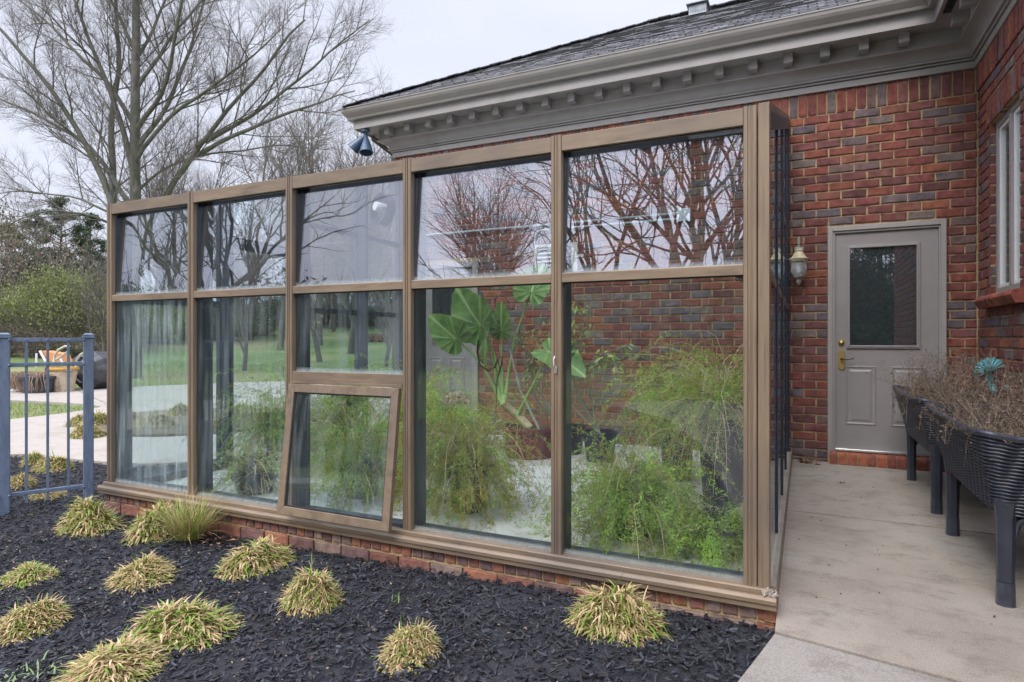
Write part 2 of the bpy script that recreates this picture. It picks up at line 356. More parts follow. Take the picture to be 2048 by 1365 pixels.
M_floor = concrete('greenhouse floor', (.40,.385,.355), (.52,.50,.465), (.58,.565,.53), (.24,.20,.15))
M_chip = surf('dyed mulch chip', [(.006,.0065,.009),(.015,.016,.022),(.009,.009,.012),(.028,.029,.038),(.012,.0125,.017),(.045,.047,.062),(.010,.010,.013),(.035,.026,.020)], 60, .6, island=True, mottle=.3)
M_mulch = surf('mulch bed', [(.008,.008,.011),(.03,.03,.038)], 60, .9, 1, 90)
rng = np.random.default_rng(7)
YF = 2.85            # face of the greenhouse front
YW = 6.6             # face of the house wall
XW = 1.366           # face of the wing wall
XL = -4.85           # house corner
XS = -.135           # greenhouse side wall

def inpoly(x, y, P):
    x = np.asarray(x); y = np.asarray(y); c = np.zeros(x.shape, bool); n = len(P)
    for i in range(n):
        x0, y0 = P[i]; x1, y1 = P[(i+1) % n]
        if y0 == y1: continue
        c ^= ((y0 > y) != (y1 > y)) & (x < (x1-x0)*(y-y0)/(y1-y0)+x0)
    return c
def smooth_poly(P, n=4):
    P = np.array(P, float)
    for _ in range(n-2):
        Q = np.roll(P, -1, 0); P = np.stack([.75*P+.25*Q, .25*P+.75*Q], 1).reshape(-1, 2)
    return P
# ------------------------------------------------------------------ ground
def zm(x, y): return -.052 - .055*sstep(0, 3.6, -np.asarray(x)) 
def ground():
    g = np.concatenate([[-420, -250, -150, -100, -75], np.arange(-60, 61, 2.5), [75, 100, 150, 250, 420]])
    X, Y = np.meshgrid(g, g, indexing='ij')
    Z = H(X, Y) + .08*np.sin(X*.21+1)*np.cos(Y*.17)*sstep(15, 30, np.hypot(X, Y))
    m = MB(); m.grid(np.stack([X, Y, Z], -1))
    mt, N, L, P = new_mat('lawn'); P.inputs['Roughness'].default_value = 1; P.inputs['Specular IOR Level'].default_value = .1
    g = N.new('ShaderNodeNewGeometry')
    n = N.new('ShaderNodeTexNoise'); n.inputs['Scale'].default_value = .12; n.inputs['Detail'].default_value = 5; L.new(g.outputs['Position'], n.inputs[0])
    r = ramp(N, [(.115,.165,.065),(.15,.20,.08),(.25,.25,.12),(.29,.225,.14)], .36, .70); L.new(n.outputs[0], r.inputs[0])
    n2 = N.new('ShaderNodeTexNoise'); n2.inputs['Scale'].default_value = 9; n2.inputs['Detail'].default_value = 10; n2.inputs['Roughness'].default_value = .75; L.new(g.outputs['Position'], n2.inputs[0])
    mx = N.new('ShaderNodeMixRGB'); mx.blend_type = 'OVERLAY'; mx.inputs[0].default_value = .8; L.new(r.outputs[0], mx.inputs[1]); L.new(n2.outputs[0], mx.inputs[2])
    L.new(mx.outputs[0], P.inputs['Base Color'])
    b = N.new('ShaderNodeBump'); b.inputs['Distance'].default_value = .06; L.new(n2.outputs[0], b.inputs['Height']); L.new(b.outputs[0], P.inputs['Normal'])
    structure(m.build('lawn', mt, smooth=True))
ground()
PATH = smooth_poly([(-8.35, 3.80), (-6.6, 3.84), (-5.75, 4.1), (-5.4, 5.0), (-5.25, 6.5), (-5.2, 9), (-5.2, 14.3), (-10, 14.4), (-14.3, 13.9), (-15.9, 10.4), (-17.6, 8.4), (-24, 5.9), (-24, 4.9), (-15.1, 7.0), (-12.1, 7.25), (-11.5, 6.7), (-11.2, 5.2), (-11.4, 0), (-11.6, -6), (-8.9, -6), (-8.6, 0)], 4)
ISLAND = smooth_poly([(-9.6, 5.3), (-8.6, 4.95), (-7.5, 5.05), (-6.75, 6.1), (-6.7, 7.4), (-7.6, 8.3), (-9.3, 7.8), (-10.3, 6.8)], 4)
def slab(name, poly, top, thick, mat):
    m = MB(); n = len(poly); P = np.array(poly)
    V = np.vstack([np.c_[P, np.full(n, top)], np.c_[P, np.full(n, top-thick)]])
    m.add(V, [(i, (i+1) % n, (i+1) % n+n, i+n) for i in range(n)], [list(range(n))])
    return structure(m.build(name, mat))
slab('garden_path', PATH, -.085, .1, M_path)
slab('island_bed', ISLAND, -.05, .08, surf('bed soil', [(.05,.04,.03),(.12,.095,.06),(.17,.14,.085)], 12, 1, 1, 50))
# patio and walkway, separate pours with open joints
sk = .0
PATIO_A = [(-.108, 4.62), (-.108, 2.69), (.495, 2.572), (1.38, 2.40), (1.38, 4.58)]
PATIO_B = [(-.108, 6.62), (-.108, 4.632), (1.38, 4.592), (1.38, 6.62)]
WALK = [(-.108, 2.677), (-.16, 2.45), (-.215, 2.22), (-.42, 1.3), (-.6, .5), (-1.0, -1.2), (-1.8, -3.2), (-3.2, -5), (-1.6, -6.2), (.2, -4.2), (1.5, -1), (1.5, 2.36), (.495, 2.559)]
slab('patio', PATIO_A, 0, .14, M_conc); slab('patio', PATIO_B, .001, .14, M_conc); slab('walkway', WALK, -.004, .14, M_conc2)
def joint(name, a, b, wdt, z):
    a = np.array(a, float); b = np.array(b, float); d = (b-a)/np.linalg.norm(b-a); n_ = np.array([-d[1], d[0]])*wdt
    m = MB(); m.add([(*(a-n_), z), (*(b-n_), z), (*(b+n_), z), (*(a+n_), z)], [(0, 1, 2, 3)])
    return structure(m.build(name, surf('joint dirt', [(.03,.027,.02),(.08,.07,.05)], 30, 1)))
joint('patio_joint', (-.108, 4.626), (1.38, 4.586), .008, -.006)
joint('walkway_joint', (-.108, 2.683), (1.38, 2.393), .009, -.009)
for a, b in (((-8.42, 3.9), (-11.2, 4.6)), ((-5.3, 6.6), (-6.7, 6.3)), ((-12.3, 7.4), (-16.6, 9.2)), ((-9, 14.3), (-8.5, 8.4))):
    joint('path_joint', a, b, .006, -.081)
# mulch: an undulating sheet and the chips on it
def mulch():
    xs = np.arange(-8.9, .6, .06); ys = np.arange(-3, 6.7, .06)
    X, Y = np.meshgrid(xs, ys, indexing='ij')
    Z = zm(X, Y) + .006*np.sin(X*5+Y*3) + .005*np.sin(X*9-Y*7) + rng.normal(0, .0025, X.shape) - .014
    m = MB(); m.grid(np.stack([X, Y, Z], -1)); structure(m.build('mulch_bed', M_mulch, smooth=True))
    n = 105000
    # denser near the camera
    x = rng.uniform(-8.6, .1, n); y = rng.uniform(1.15, 6.3, n)
    keep = (y < YF-.02) | (x < XL+.05)
    keep &= ~((x > -.13-(2.7-y)*.235) & (y < 2.72)) & (x < -.12)
    keep &= ~inpoly(x, y, PATH)
    dep = x*Dv[0]+y*Dv[1]; lat = x*Rv[0]+y*Rv[1]
    keep &= (np.abs(lat) < dep*.9) & (dep > 1.9)
    keep &= rng.random(n) < np.clip(3.2/dep, .35, 1)
    x, y = x[keep], y[keep]; n = len(x)
    Ln = rng.uniform(.006, .022, n)*rng.uniform(.6, 1.2, n)*np.where(rng.random(n) < .05, 1.8, 1); W = rng.uniform(.0022, .0065, n); T = rng.uniform(.001, .003, n)
    a = rng.uniform(0, 2*pi, n); pt = rng.normal(0, .28, n); rl = rng.normal(0, .35, n)
    d = np.stack([np.cos(a)*np.cos(pt), np.sin(a)*np.cos(pt), np.sin(pt)], -1)
    s = np.stack([-np.sin(a)*np.cos(rl), np.cos(a)*np.cos(rl), np.sin(rl)], -1); u = np.cross(d, s)
    c = np.stack([x, y, zm(x, y)+rng.uniform(-.008, .010, n)], -1)
    V = np.zeros((n, 8, 3)); k = 0
    for i in (-1, 1):
        for j in (-1, 1):
            for l in (-1, 1):
                tw = rng.uniform(.45, 1.1, (n, 1))
                V[:, k] = c + i*d*Ln[:, None]*rng.uniform(.8, 1.1, (n, 1)) + j*s*W[:, None]*tw + l*u*T[:, None]; k += 1
    F = np.array([(0,1,3,2),(4,6,7,5),(0,4,5,1),(2,3,7,6),(1,5,7,3)])
    m = MB(); m.add(V.reshape(-1, 3), (F[None]+np.arange(n)[:, None, None]*8).reshape(-1, 4))
    stuff(m.build('mulch_chips', M_chip), 'black dyed wood mulch chips covering the bed before the greenhouse', 'mulch')
mulch()

# ------------------------------------------------------------------ bricks as geometry
def lay(mb, O, U, Nn, rects, depth=.012, jit=1.0, V2=(0, 0, 1)):
    R = np.asarray(rects, float)
    if not len(R): return
    O, U, Nn, W = (np.asarray(q, float) for q in (O, U, Nn, V2)); n = len(R)
    nu, nv = 5, 3
    fu = np.array([0, .04, .35, .65, .96, 1.]); fv = np.array([0, .09, .91, 1.])
    s, t = np.meshgrid(fu, fv, indexing='ij'); s = s.ravel(); t = t.ravel()
    edge = ((s == 0) | (s == 1) | (t == 0) | (t == 1)).astype(float)
    u = R[:, :1] + (R[:, 1:2]-R[:, :1])*s; v = R[:, 2:3] + (R[:, 3:4]-R[:, 2:3])*t
    u = u + rng.normal(0, .0024*jit, u.shape)*1.0; v = v + rng.normal(0, .0019*jit, v.shape)
    h = rng.normal(0, .0012*jit, (n, 1)) + rng.normal(0, .0008*jit, u.shape) - edge*.0035
    pts = O + u[..., None]*U + v[..., None]*W + h[..., None]*Nn
    b = O + u[..., None]*U + v[..., None]*W - depth*Nn
    P = np.concatenate([pts, b], 1); K = len(s)
    f = []
    for i in range(nu):
        for j in range(nv): f.append((i*4+j, (i+1)*4+j, (i+1)*4+j+1, i*4+j+1))
    for i in range(nu):
        f.append((i*4, i*4+K, (i+1)*4+K, (i+1)*4)); f.append((i*4+3, (i+1)*4+3, (i+1)*4+3+K, i*4+3+K))
    for j in range(nv):
        f.append((j, j+1, j+1+K, j+K)); a = nu*4; f.append((a+j, a+j+K, a+j+1+K, a+j+1))
    f = np.array(f)
    mb.add(P.reshape(-1, 3), (f[None]+np.arange(n)[:, None, None]*2*K).reshape(-1, 4))
def courses(u0, u1, z0, z1, L_=.2135, h=.0825, g=.0140, openings=(), zbase=0, phase=0):
    out = []; r0 = int(round((z0-zbase)/h)); r1 = int(math.ceil((z1-zbase)/h - 1e-6))
    for r in range(r0, r1):
        za = zbase+r*h; zb = min(za+h-g, z1)
        iv = [(u0, u1)]
        for (a, b, c, d) in openings:
            if zb > c+.02 and za < d-.02:
                nv = []
                for (p, q) in iv:
                    if a > p and b < q: nv += [(p, a), (b, q)]
                    elif a <= p < b < q: nv.append((b, q))
                    elif p < a < q <= b: nv.append((p, a))
                    elif not (a <= p and b >= q): nv.append((p, q))
                iv = nv
        off = (L_/2 if r % 2 else 0)+phase
        for (p, q) in iv:
            k = math.floor((p-off)/L_); 
            while True:
                a = max(k*L_+off, p); b = min((k+1)*L_+off-g, q); k += 1
                if a >= q-.01: break
                if b-a > .02: out.append((a, b, za+rng.normal(0, .0006), zb))
    return out
def soldiers(u0, u1, z0, z1, w_=.0690, g=.0140):
    n = int(round((u1-u0)/(w_+g))); st = (u1-u0)/n
    return [(u0+i*st, u0+(i+1)*st-g, z0+rng.normal(0, .002), z1) for i in range(n)]

# ------------------------------------------------------------------ the house
house = thing('brick_house', 'red brick house with taupe dentil cornice and grey shingle roof behind the greenhouse', 'house', (XL, YW, 0))
ZF = 3.55
core = MB()
core.box(XL+.013, XW+.3, YW+.012, 14, -.3, 3.9)
wz0, wz1, wy0, wy1 = 1.54, 2.94, 5.43, 6.23
for (ya, yb, za, zb) in ((1.0, wy0, -.3, 3.9), (wy1, YW+.01, -.3, 3.9), (wy0, wy1, -.3, wz0), (wy0, wy1, wz1, 3.9)):
    core.box(XW+.012, XW+.28, ya, yb, za, zb)
core.box(XW+.28, 6, 1.0, 14, -.3, 3.9)
core.build('wall', M_mortar, house)
DOOR = (.198, 1.137, -.2, 2.245); IDOOR = (-4.52, -3.6, -.2, 2.13)
bm_ = MB()
LOUV = (-2.86, -2.34, 1.96, 2.28)
zb0 = 3.34-41*.0825
lay(bm_, (0, YW, 0), (1, 0, 0), (0, -1, 0), courses(XL, XW-.01, zb0, 3.34-.012, zbase=zb0, openings=(DOOR, IDOOR)))
lay(bm_, (0, YW, 0), (1, 0, 0), (0, -1, 0), soldiers(XL, XW-.01, 3.34, ZF))
bm_.build('front_brickwork', M_brick, house)
wb = MB()
opn = [(YW-wy1, YW-wy0, wz0-.115, wz1+.215)]
lay(wb, (XW, YW, 0), (0, -1, 0), (-1, 0, 0), courses(.012, 5.5, zb0, 3.34-.012, zbase=zb0, openings=opn, phase=.06))
lay(wb, (XW-.012, YW, 0), (0, -1, 0), (-1, 0, 0), soldiers(.012, 5.5, 3.34, ZF), depth=.03)
lay(wb, (XW-.006, YW, 0), (0, -1, 0), (-1, 0, 0), soldiers(YW-wy1-.06, YW-wy0+.06, wz1+.004, wz1+.208), depth=.12)
for k in range(17):
    lay(wb, (XW, wy1-.005, 0), (1, 0, 0), (0, -1, 0), [(.0, .044, wz0+k*.0825, wz0+k*.0825+.0685)], depth=.004)
wb.build('wing_brickwork', M_brick, house)
lb = MB()
lay(lb, (XL, YW, 0), (0, 1, 0), (-1, 0, 0), courses(0, 7.4, zb0, 3.5, zbase=zb0)); lb.build('end_brickwork', M_brick, house)

def sweep(name, prof, mat, smooth=False, closed=True):
    p = np.array(prof, float); n = len(p); z = p[:, 1]+CAMZ; q = p[:, 0]
    st = [np.stack([XW-q, np.full(n, 1.0), z], -1), np.stack([XW-q, YW-q, z], -1), np.stack([XL-q, YW-q, z], -1), np.stack([XL-q, np.full(n, 14.)+q, z], -1)]
    m = MB(); V = np.vstack(st); f = []
    for s_ in range(3):
        for i in range(n if closed else n-1):
            j = (i+1) % n; f.append((s_*n+i, s_*n+j, (s_+1)*n+j, (s_+1)*n+i))
    m.add(V, f)
    return m.build(name, mat, house, smooth=smooth)
sweep('frieze_board', [(0, 2.37), (.024, 2.37), (.024, 2.428), (0, 2.428)], M_trim)
cv = [(.0, 2.436), (.042, 2.436), (.044, 2.448), (.030, 2.4485), (.030, 2.456), (.062, 2.4565), (.066, 2.464), (.064, 2.476), (.046, 2.4765), (.046, 2.483)]
for k in range(9):
    t = k/8*pi/2; cv.append((.052+.098*(1-cos(t)), 2.485+.074*sin(t)))
cv += [(.166, 2.560), (.166, 2.574), (0, 2.575)]
sweep('crown_moulding', cv, M_trim)
sweep('dentil_band', [(0, 2.577), (.146, 2.577), (.146, 2.695), (0, 2.695)], M_trim)
sweep('soffit', [(0, 2.697), (.35, 2.697), (.35, 2.712), (0, 2.712)], M_trim)
sweep('fascia_board', [(.352, 2.682), (.372, 2.682), (.372, 2.86), (.352, 2.86)], M_trim)
gt = sweep('gutter', [(.374, 2.79), (.425, 2.79), (.432, 2.815), (.445, 2.83), (.47, 2.86), (.482, 2.885), (.485, 2.915), (.492, 2.917), (.492, 2.930), (.476, 2.930), (.476, 2.90), (.374, 2.90)], M_trim2)
first = None
for k in range(20):
    X = -4.79 + k*.31
    if X > XW-.3: break
    m = MB(); m.box(X-.04, X+.04, YW-.262, YW-.148, CAMZ+2.603, CAMZ+2.696); m.build('dentil', M_trim, house, bevel=.002)
for k in range(6):
    Y = YW-.42-k*.31
    m = MB(); m.box(XW-.262, XW-.148, Y-.04, Y+.04, CAMZ+2.603, CAMZ+2.696); m.build('dentil', M_trim, house, bevel=.002)
for k in range(5):
    Y = YW+.1+k*.31
    m = MB(); m.box(XL-.262, XL-.148, Y-.04, Y+.04, CAMZ+2.603, CAMZ+2.696); m.build('dentil', M_trim, house, bevel=.002)
# soffit vent strip of the wing
m = MB()
for k in range(26): m.box(XW-.335, XW-.275, 5.2+k*.036, 5.218+k*.036, CAMZ+2.688, CAMZ+2.6965)
m.build('soffit_vent', M_black, house)
# roof: sheets of shingle with a little thickness
z0 = CAMZ+2.93; ex = .47; sl_ = .585; run = 3.186
yr = YW-ex+run; zr = z0+run*sl_
A = (XL-ex, YW-ex, z0); B = (XW-ex, YW-ex, z0); C = (XW-ex+run, yr, zr); D = (XL-ex+run, yr, zr)
E = (XL-ex, YW-ex+2*run, z0); F_ = (XW-ex+run, YW-ex+2*run, z0)
G = (XW-ex, 1.0, z0); Hh = (XW-ex+run, 1.0, zr)
def roofpiece(P):
    # courses: every shingle row is a thin wedge stepping down over the one below
    mb = MB(); P = np.array(P); n = len(P)
    mb.add(np.vstack([P, P-[0, 0, .03]]), [list(range(n))], [list(range(n, 2*n))], [(i, (i+1) % n, (i+1) % n+n, i+n) for i in range(n)])
    return mb
r1 = roofpiece([A, B, C, D])
for k in range(1, 25):                     # stepped shingle butts on the slope facing the garden
    t = k*.14*cos(math.atan(sl_)); 
    if t > run-.05: break
    x = A[0]+t
    while x < B[0]+t:
        wd = rng.uniform(.12, .26); x2 = min(x+wd, B[0]+t); lift = rng.choice([.005, .009, .014])
        zA = z0+t*sl_; y_ = A[1]+t
        r1.add([(x, y_-.004, zA+.001), (x2, y_-.004, zA+.001), (x2, y_-.004, zA+lift), (x, y_-.004, zA+lift), (x, y_+.09, zA+.094*sl_+.002), (x2, y_+.09, zA+.094*sl_+.002)], [(0, 1, 2, 3), (3, 2, 5, 4)])
        x = x2
roof = r1.build('roof', M_shingle, house)
roofpiece([A, D, E]).build('roof', M_shingle, house); roofpiece([D, C, F_, E]).build('roof', M_shingle, house); roofpiece([B, G, Hh, C]).build('roof', M_shingle, house)
m = MB()                                   # hip and ridge caps
for (p, q) in ((A, D), (D, C)):
    p = np.array(p); q = np.array(q); n = int(np.linalg.norm(q-p)/.16)
    for k in range(n):
        c = p+(q-p)*(k+.5)/n; d = (q-p)/np.linalg.norm(q-p); s_ = np.cross(d, (0, 0, 1)); s_ /= np.linalg.norm(s_)
        m.obox(c+[0, 0, .012+.006*(k % 2)], d*.085, s_*.085, (0, 0, .006))
m.build('ridge_cap', M_shingle, house)
# roof vent box near the ridge
v = MB(); c = np.array([-1.0, yr-.28, zr-.28*sl_+.02]); c = along(1397, 30, 8.9); c[1] = yr-.35; k_ = c[1]/(_ray(1397)[1]); c[0] = _ray(1397)[0]*k_; c[2] = z0+(c[1]-A[1])*sl_
v.box(c[0]-.12, c[0]+.12, c[1]-.10, c[1]+.10, c[2]-.04, c[2]+.10); v.box(c[0]-.15, c[0]+.15, c[1]-.14, c[1]+.14, c[2]+.102, c[2]+.12)
for k in range(7): v.box(c[0]-.105+k*.032, c[0]-.09+k*.032, c[1]-.108, c[1]-.101, c[2], c[2]+.085)
rv = v.build('roof_vent', surf('galvanised vent', [(.16,.18,.2),(.28,.3,.32)], 9, .5, metallic=.5), roof, bevel=.003); 

# ---- back door
def door(parent, x0, x1, z0_, z1_, glass, panels, sill=False, hinge=True):
    y = YW
    slab_ = MB(); gx0, gx1, gz0, gz1 = glass
    # slab in pieces round the light
    slab_.box(x0, gx0, y+.004, y+.011, z0_, z1_); slab_.box(gx1, x1, y+.004, y+.011, z0_, z1_)
    slab_.box(gx0, gx1, y+.004, y+.011, gz1, z1_); slab_.box(gx0, gx1, y+.004, y+.011, z0_, gz0)
    d = slab_.build('door', M_door, parent, bevel=0)
    f = MB()
    for w_, pr in ((.028, -.014), (.014, -.02)):
        off = .0 if w_ == .028 else .007
        a0, a1, b0, b1 = gx0-w_+off*0, gx1+w_, gz0-w_, gz1+w_
        f.box(a0, gx0, y+pr, y+.003-off*.1, b0, b1); f.box(gx1, a1, y+pr, y+.003-off*.1, b0, b1); f.box(gx0, gx1, y+pr, y+.003-off*.1, gz1, b1); f.box(gx0, gx1, y+pr, y+.003-off*.1, b0, gz0)
    f.build('glazing_frame', M_door, d, bevel=.003)
    p = MB(); p.box(gx0, gx1, y+.0085, y+.0105, gz0, gz1); p.build('pane', M_darkpane, d)
    for (a, b, c, e) in panels:
        q = MB(); w_ = .016
        for k, (ins, hgt) in enumerate(((0, .006), (w_, -.0005), (w_*2.1, .008))):
            pass
        # raised moulding ring and raised field
        def ring(i0, i1, h0, h1):
            o_ = [(a+i0, c+i0), (b-i0, c+i0), (b-i0, e-i0), (a+i0, e-i0)]; n_ = [(a+i1, c+i1), (b-i1, c+i1), (b-i1, e-i1), (a+i1, e-i1)]
            V = [(x, y+.004-h0, z) for x, z in o_]+[(x, y+.004-h1, z) for x, z in n_]
            q.add(V, [(i, (i+1) % 4, (i+1) % 4+4, i+4) for i in range(4)])
        ring(0, .006, 0, .006); ring(.006, .014, .006, .006); ring(.014, .022, .006, .0005); ring(.022, .036, .0005, .0005); ring(.036, .052, .0005, .0065)
        i1 = .052; q.add([(a+i1, y-.0025, c+i1), (b-i1, y-.0025, c+i1), (b-i1, y-.0025, e-i1), (a+i1, y-.0025, e-i1)], [(0, 1, 2, 3)])
        q.build('raised_panel', M_door, d)
    return d
dx0, dx1, dz0, dz1 = .262, 1.082, .147, 2.177
dr = door(house, dx0, dx1, dz0, dz1, (.385, .915, 1.118, 2.03), [(.345, .60, .37, .925), (.715, .985, .37, .925)])
cs = MB()
cs.box(.198, .24, YW-.032, YW+.012, 0.0, 2.245); cs.box(1.095, 1.137, YW-.032, YW+.012, 0.0, 2.245); cs.box(.24, 1.095, YW-.032, YW+.012, 2.2, 2.245)
cs.box(.24, .2605, YW-.018, YW+.013, 0.0, 2.2); cs.box(1.0835, 1.095, YW-.018, YW+.013, 0.0, 2.2); cs.box(.2605, 1.0835, YW-.018, YW+.013, 2.179, 2.2)
cs.build('door_casing', M_trim, dr, bevel=.003)
m = MB(); m.box(.2605, 1.0835, YW-.045, YW+.01, .122, .146); m.build('threshold', M_alu, dr, bevel=.004)
sb = MB()                                   # bull-nosed brick sill
for k in range(12):
    x = .205+k*.0785
    pr = [(0, 0), (0, .112), (.06, .112)]+[(.06+.045*sin(t), .067+.045*cos(t)) for t in np.linspace(.3, pi/2, 5)]+[(.105, 0)]
    sb.prism(pr, (x+.002, YW+.01, .004+rng.normal(0, .001)), (0, -1, 0), (0, 0, 1), (1, 0, 0), .003, .072)
sb.build('brick_sill', M_brick_bull, house, bevel=.003)
m = MB(); m.box(.198, 1.14, YW-.075, YW+.012, .0, .108); m.build('sill_mortar', M_mortar, house)
m = MB(); m.lathe([(0, -.022), (.016, -.022), (.019, -.012), (.026, -.008), (.029, 0), (.029, .004)], k=20)
v_ = np.vstack(m.v); m.v = [np.stack([v_[:, 0]+.315, v_[:, 2]+YW-.0, v_[:, 1]+1.142], -1)]; m.build('deadbolt', M_brass, dr, smooth=True)
m = MB(); m.prism([(-.027, -.085), (0, -.1), (.027, -.085), (.027, .07), (.0, .1), (-.027, .07)], (.315, YW-.001, .985), (1, 0, 0), (0, 0, 1), (0, -1, 0), 0, .008)
pl = m.build('handle_plate', M_brass, dr, bevel=.002)
m = MB(); m.tube([(.315, YW-.008, .99), (.315, YW-.045, .99), (.33, YW-.053, .992), (.36, YW-.055, .985), (.40, YW-.055, .993), (.412, YW-.055, .997)], [.011, .009, .008, .007, .006, .008], 8)
m.build('lever_handle', surf('dark bronze lever', [(.05,.04,.03),(.12,.09,.06)], 20, .35, metallic=.8), dr, smooth=True)

# ---- second door, seen through the greenhouse
d2 = door(house, -4.44, -3.68, .12, 2.06, (-4.26, -3.86, 1.15, 1.93), [(-4.32, -4.10, .35, .95), (-4.02, -3.80, .35, .95)])
cs = MB(); cs.box(-4.52, -4.445, YW-.03, YW+.012, 0, 2.13); cs.box(-3.675, -3.6, YW-.03, YW+.012, 0, 2.13); cs.box(-4.445, -3.675, YW-.03, YW+.012, 2.065, 2.13)
cs.build('door_casing', M_trim, d2, bevel=.003)

# ---- wing window: frame, two sashes, panes, blinds, brick sill
win = MB(); xw = XW+.045
f = .05
win.box(xw, xw+.06, wy0, wy0+f, wz0, wz1); win.box(xw, xw+.06, wy1-f, wy1, wz0, wz1); win.box(xw, xw+.06, wy0+f, wy1-f, wz1-f, wz1); win.box(xw, xw+.06, wy0+f, wy1-f, wz0, wz0+f)
ym = (wy0+wy1)/2; win.box(xw-.004, xw+.056, ym-.028, ym+.028, wz0+f, wz1-f)
wd = win.build('window', M_trim, house, bevel=.004)
for (a, b) in ((wy0+f, ym-.028), (ym+.028, wy1-f)):
    s_ = MB(); t = .028; x0, x1 = xw+.012, xw+.05
    s_.box(x0, x1, a, a+t, wz0+f, wz1-f); s_.box(x0, x1, b-t, b, wz0+f, wz1-f); s_.box(x0, x1, a+t, b-t, wz0+f, wz0+f+t); s_.box(x0, x1, a+t, b-t, wz1-f-t, wz1-f)
    s_.build('sash', M_white, wd, bevel=.003)
    p = MB(); p.box(xw+.028, xw+.033, a+t, b-t, wz0+f+t, wz1-f-t); p.build('pane', M_blindpane, wd)
bl = MB()
for k in range(52):
    z = wz0+.09+k*.0245
    bl.obox((xw+.1, ym, z), (0, (wy1-wy0)/2-.06, 0), (.010, 0, .008), (-.0004, 0, .0005))
bl.build('blind', M_blind, wd)
m = MB(); m.box(xw+.14, xw+.15, wy0, wy1, wz0, wz1); m.build('room_backing', surf('dim room', [(.05,.05,.05),(.07,.065,.06)], 3, .9), wd)
ws = MB()
for k in range(13):
    yy = wy1+.06-k*.0775
    pr = [(-.03, 0), (-.03, .1), (.05, .1)]+[(.05+.04*sin(t), .06+.04*cos(t)) for t in np.linspace(.3, pi/2, 4)]+[(.06, .0)]
    ws.prism(pr, (XW-.0, yy, wz0-.112), (-1, 0, 0), (0, 0, 1), (0, -1, 0), .003, .070)
ws.build('window_sill', M_brick_bull, wd, bevel=.003)
m = MB(); m.box(XW-.04, XW+.05, wy0-.05, wy1+.05, wz0-.108, wz0-.018); m.build('sill_mortar', M_mortar, wd)
# downspout at the corner
m = MB(); dxp = XL-.18; dyp = YW+.28
m.tube([(XL-.34, YW-.05, CAMZ+2.80), (XL-.34, YW-.02, CAMZ+2.66), (XL-.2, dyp, CAMZ+2.50)], .036, 4)
m.box(dxp-.04, dxp+.04, dyp-.04, dyp+.05, -.05, CAMZ+2.56)
m.build('downspout', surf('brown downspout', [(.10,.085,.075),(.16,.14,.125)], 5, .5), house, bevel=.004)

# ------------------------------------------------------------------ floodlight and lantern
fl = thing('floodlight', 'navy twin cone floodlight hanging under the left corner of the eaves', 'light', (XL-.24, YW-.30, CAMZ+2.68))
M_navycone = surf('navy enamel', [(.03,.06,.11),(.05,.09,.15)], 9, .35)
c = np.array([XL-.24, YW-.30, CAMZ+2.68])
m = MB(); m.lathe([(0, 0), (.06, 0), (.06, -.03), (.025, -.045), (.025, -.09), (0, -.09)], c, 20); m.build('mounting_base', M_navycone, fl, smooth=False)
def cone(tip, d, Lc=.24, r=.085):
    d = np.array(d, float); d /= np.linalg.norm(d); a = np.cross(d, (0, 1, .2)); a /= np.linalg.norm(a); b = np.cross(d, a)
    prof = [(0, 0), (.022, .0), (.03, .03), (.05, .10), (.052, .102), (.068, .16), (.070, .162), (r, .225), (r+.002, Lc), (r-.006, Lc), (.06, .16), (0, .14)]
    th = np.arange(24)*2*pi/24; p = np.array(prof)
    V = np.array(tip)+p[:, None, :1]*(np.cos(th)[None, :, None]*a+np.sin(th)[None, :, None]*b)+p[:, None, 1:]*d
    mb = MB(); n = 24; i = np.arange(len(p)-1)[:, None]*n; j = np.arange(n)[None, :]; j2 = (j+1) % n
    mb.add(V.reshape(-1, 3), np.stack([i+j, i+j2, i+n+j2, i+n+j], -1).reshape(-1, 4)); return mb
cone(c+[0, 0, -.07], (-.72, -.18, -.7)).build('lamp_cone', M_navycone, fl)
cone(c+[.01, 0, -.08], (.18, -.2, -1)).build('lamp_cone', M_navycone, fl)

lt = thing('wall_lantern', 'cream capped wall lantern with ribbed glass bowl beside the back door', 'lantern', (-.05, YW-.15, 1.69))
M_cream = surf('weathered cream paint', [(.50,.42,.24),(.58,.5,.32),(.42,.36,.26)], 14, .5, .2, 60)
M_verd = surf('verdigris metal', [(.12,.12,.11),(.3,.3,.28),(.45,.43,.38)], 22, .5, .3, 80)
lc = (-.05, YW-.15, 0)
m = MB(); m.lathe([(.0, 2.035), (.03, 2.035), (.036, 2.03), (.04, 2.018), (.034, 2.008), (.05, 1.985), (.066, 1.955), (.086, 1.943), (.088, 1.938), (.08, 1.932), (.075, 1.918), (.065, 1.915), (.0, 1.915)], lc, 28); m.build('cap', M_cream, lt, smooth=False)
m = MB(); m.lathe([(.060, 1.915), (.058, 1.90), (.066, 1.87), (.069, 1.845), (.064, 1.81), (.048, 1.775), (.046, 1.775), (.06, 1.81), (.065, 1.845), (.062, 1.87), (.055, 1.90), (.056, 1.915)], lc, 72, .035, 18)
gm, N_, L_, P_ = new_mat('ribbed glass'); P_.inputs['Roughness'].default_value = .08; P_.inputs['Transmission Weight'].default_value = .75; P_.inputs['IOR'].default_value = 1.4; P_.inputs['Base Color'].default_value = (.9, .93, .96, 1); P_.inputs['Alpha'].default_value = .65
m.build('glass_bowl', gm, lt, smooth=True)
m = MB(); m.lathe([(0, 1.775), (.047, 1.775), (.046, 1.768), (.02, 1.758), (.012, 1.745), (.02, 1.738), (.022, 1.722), (.014, 1.705), (.004, 1.692), (0, 1.69)], lc, 20); m.build('bottom_finial', M_verd, lt, smooth=True)
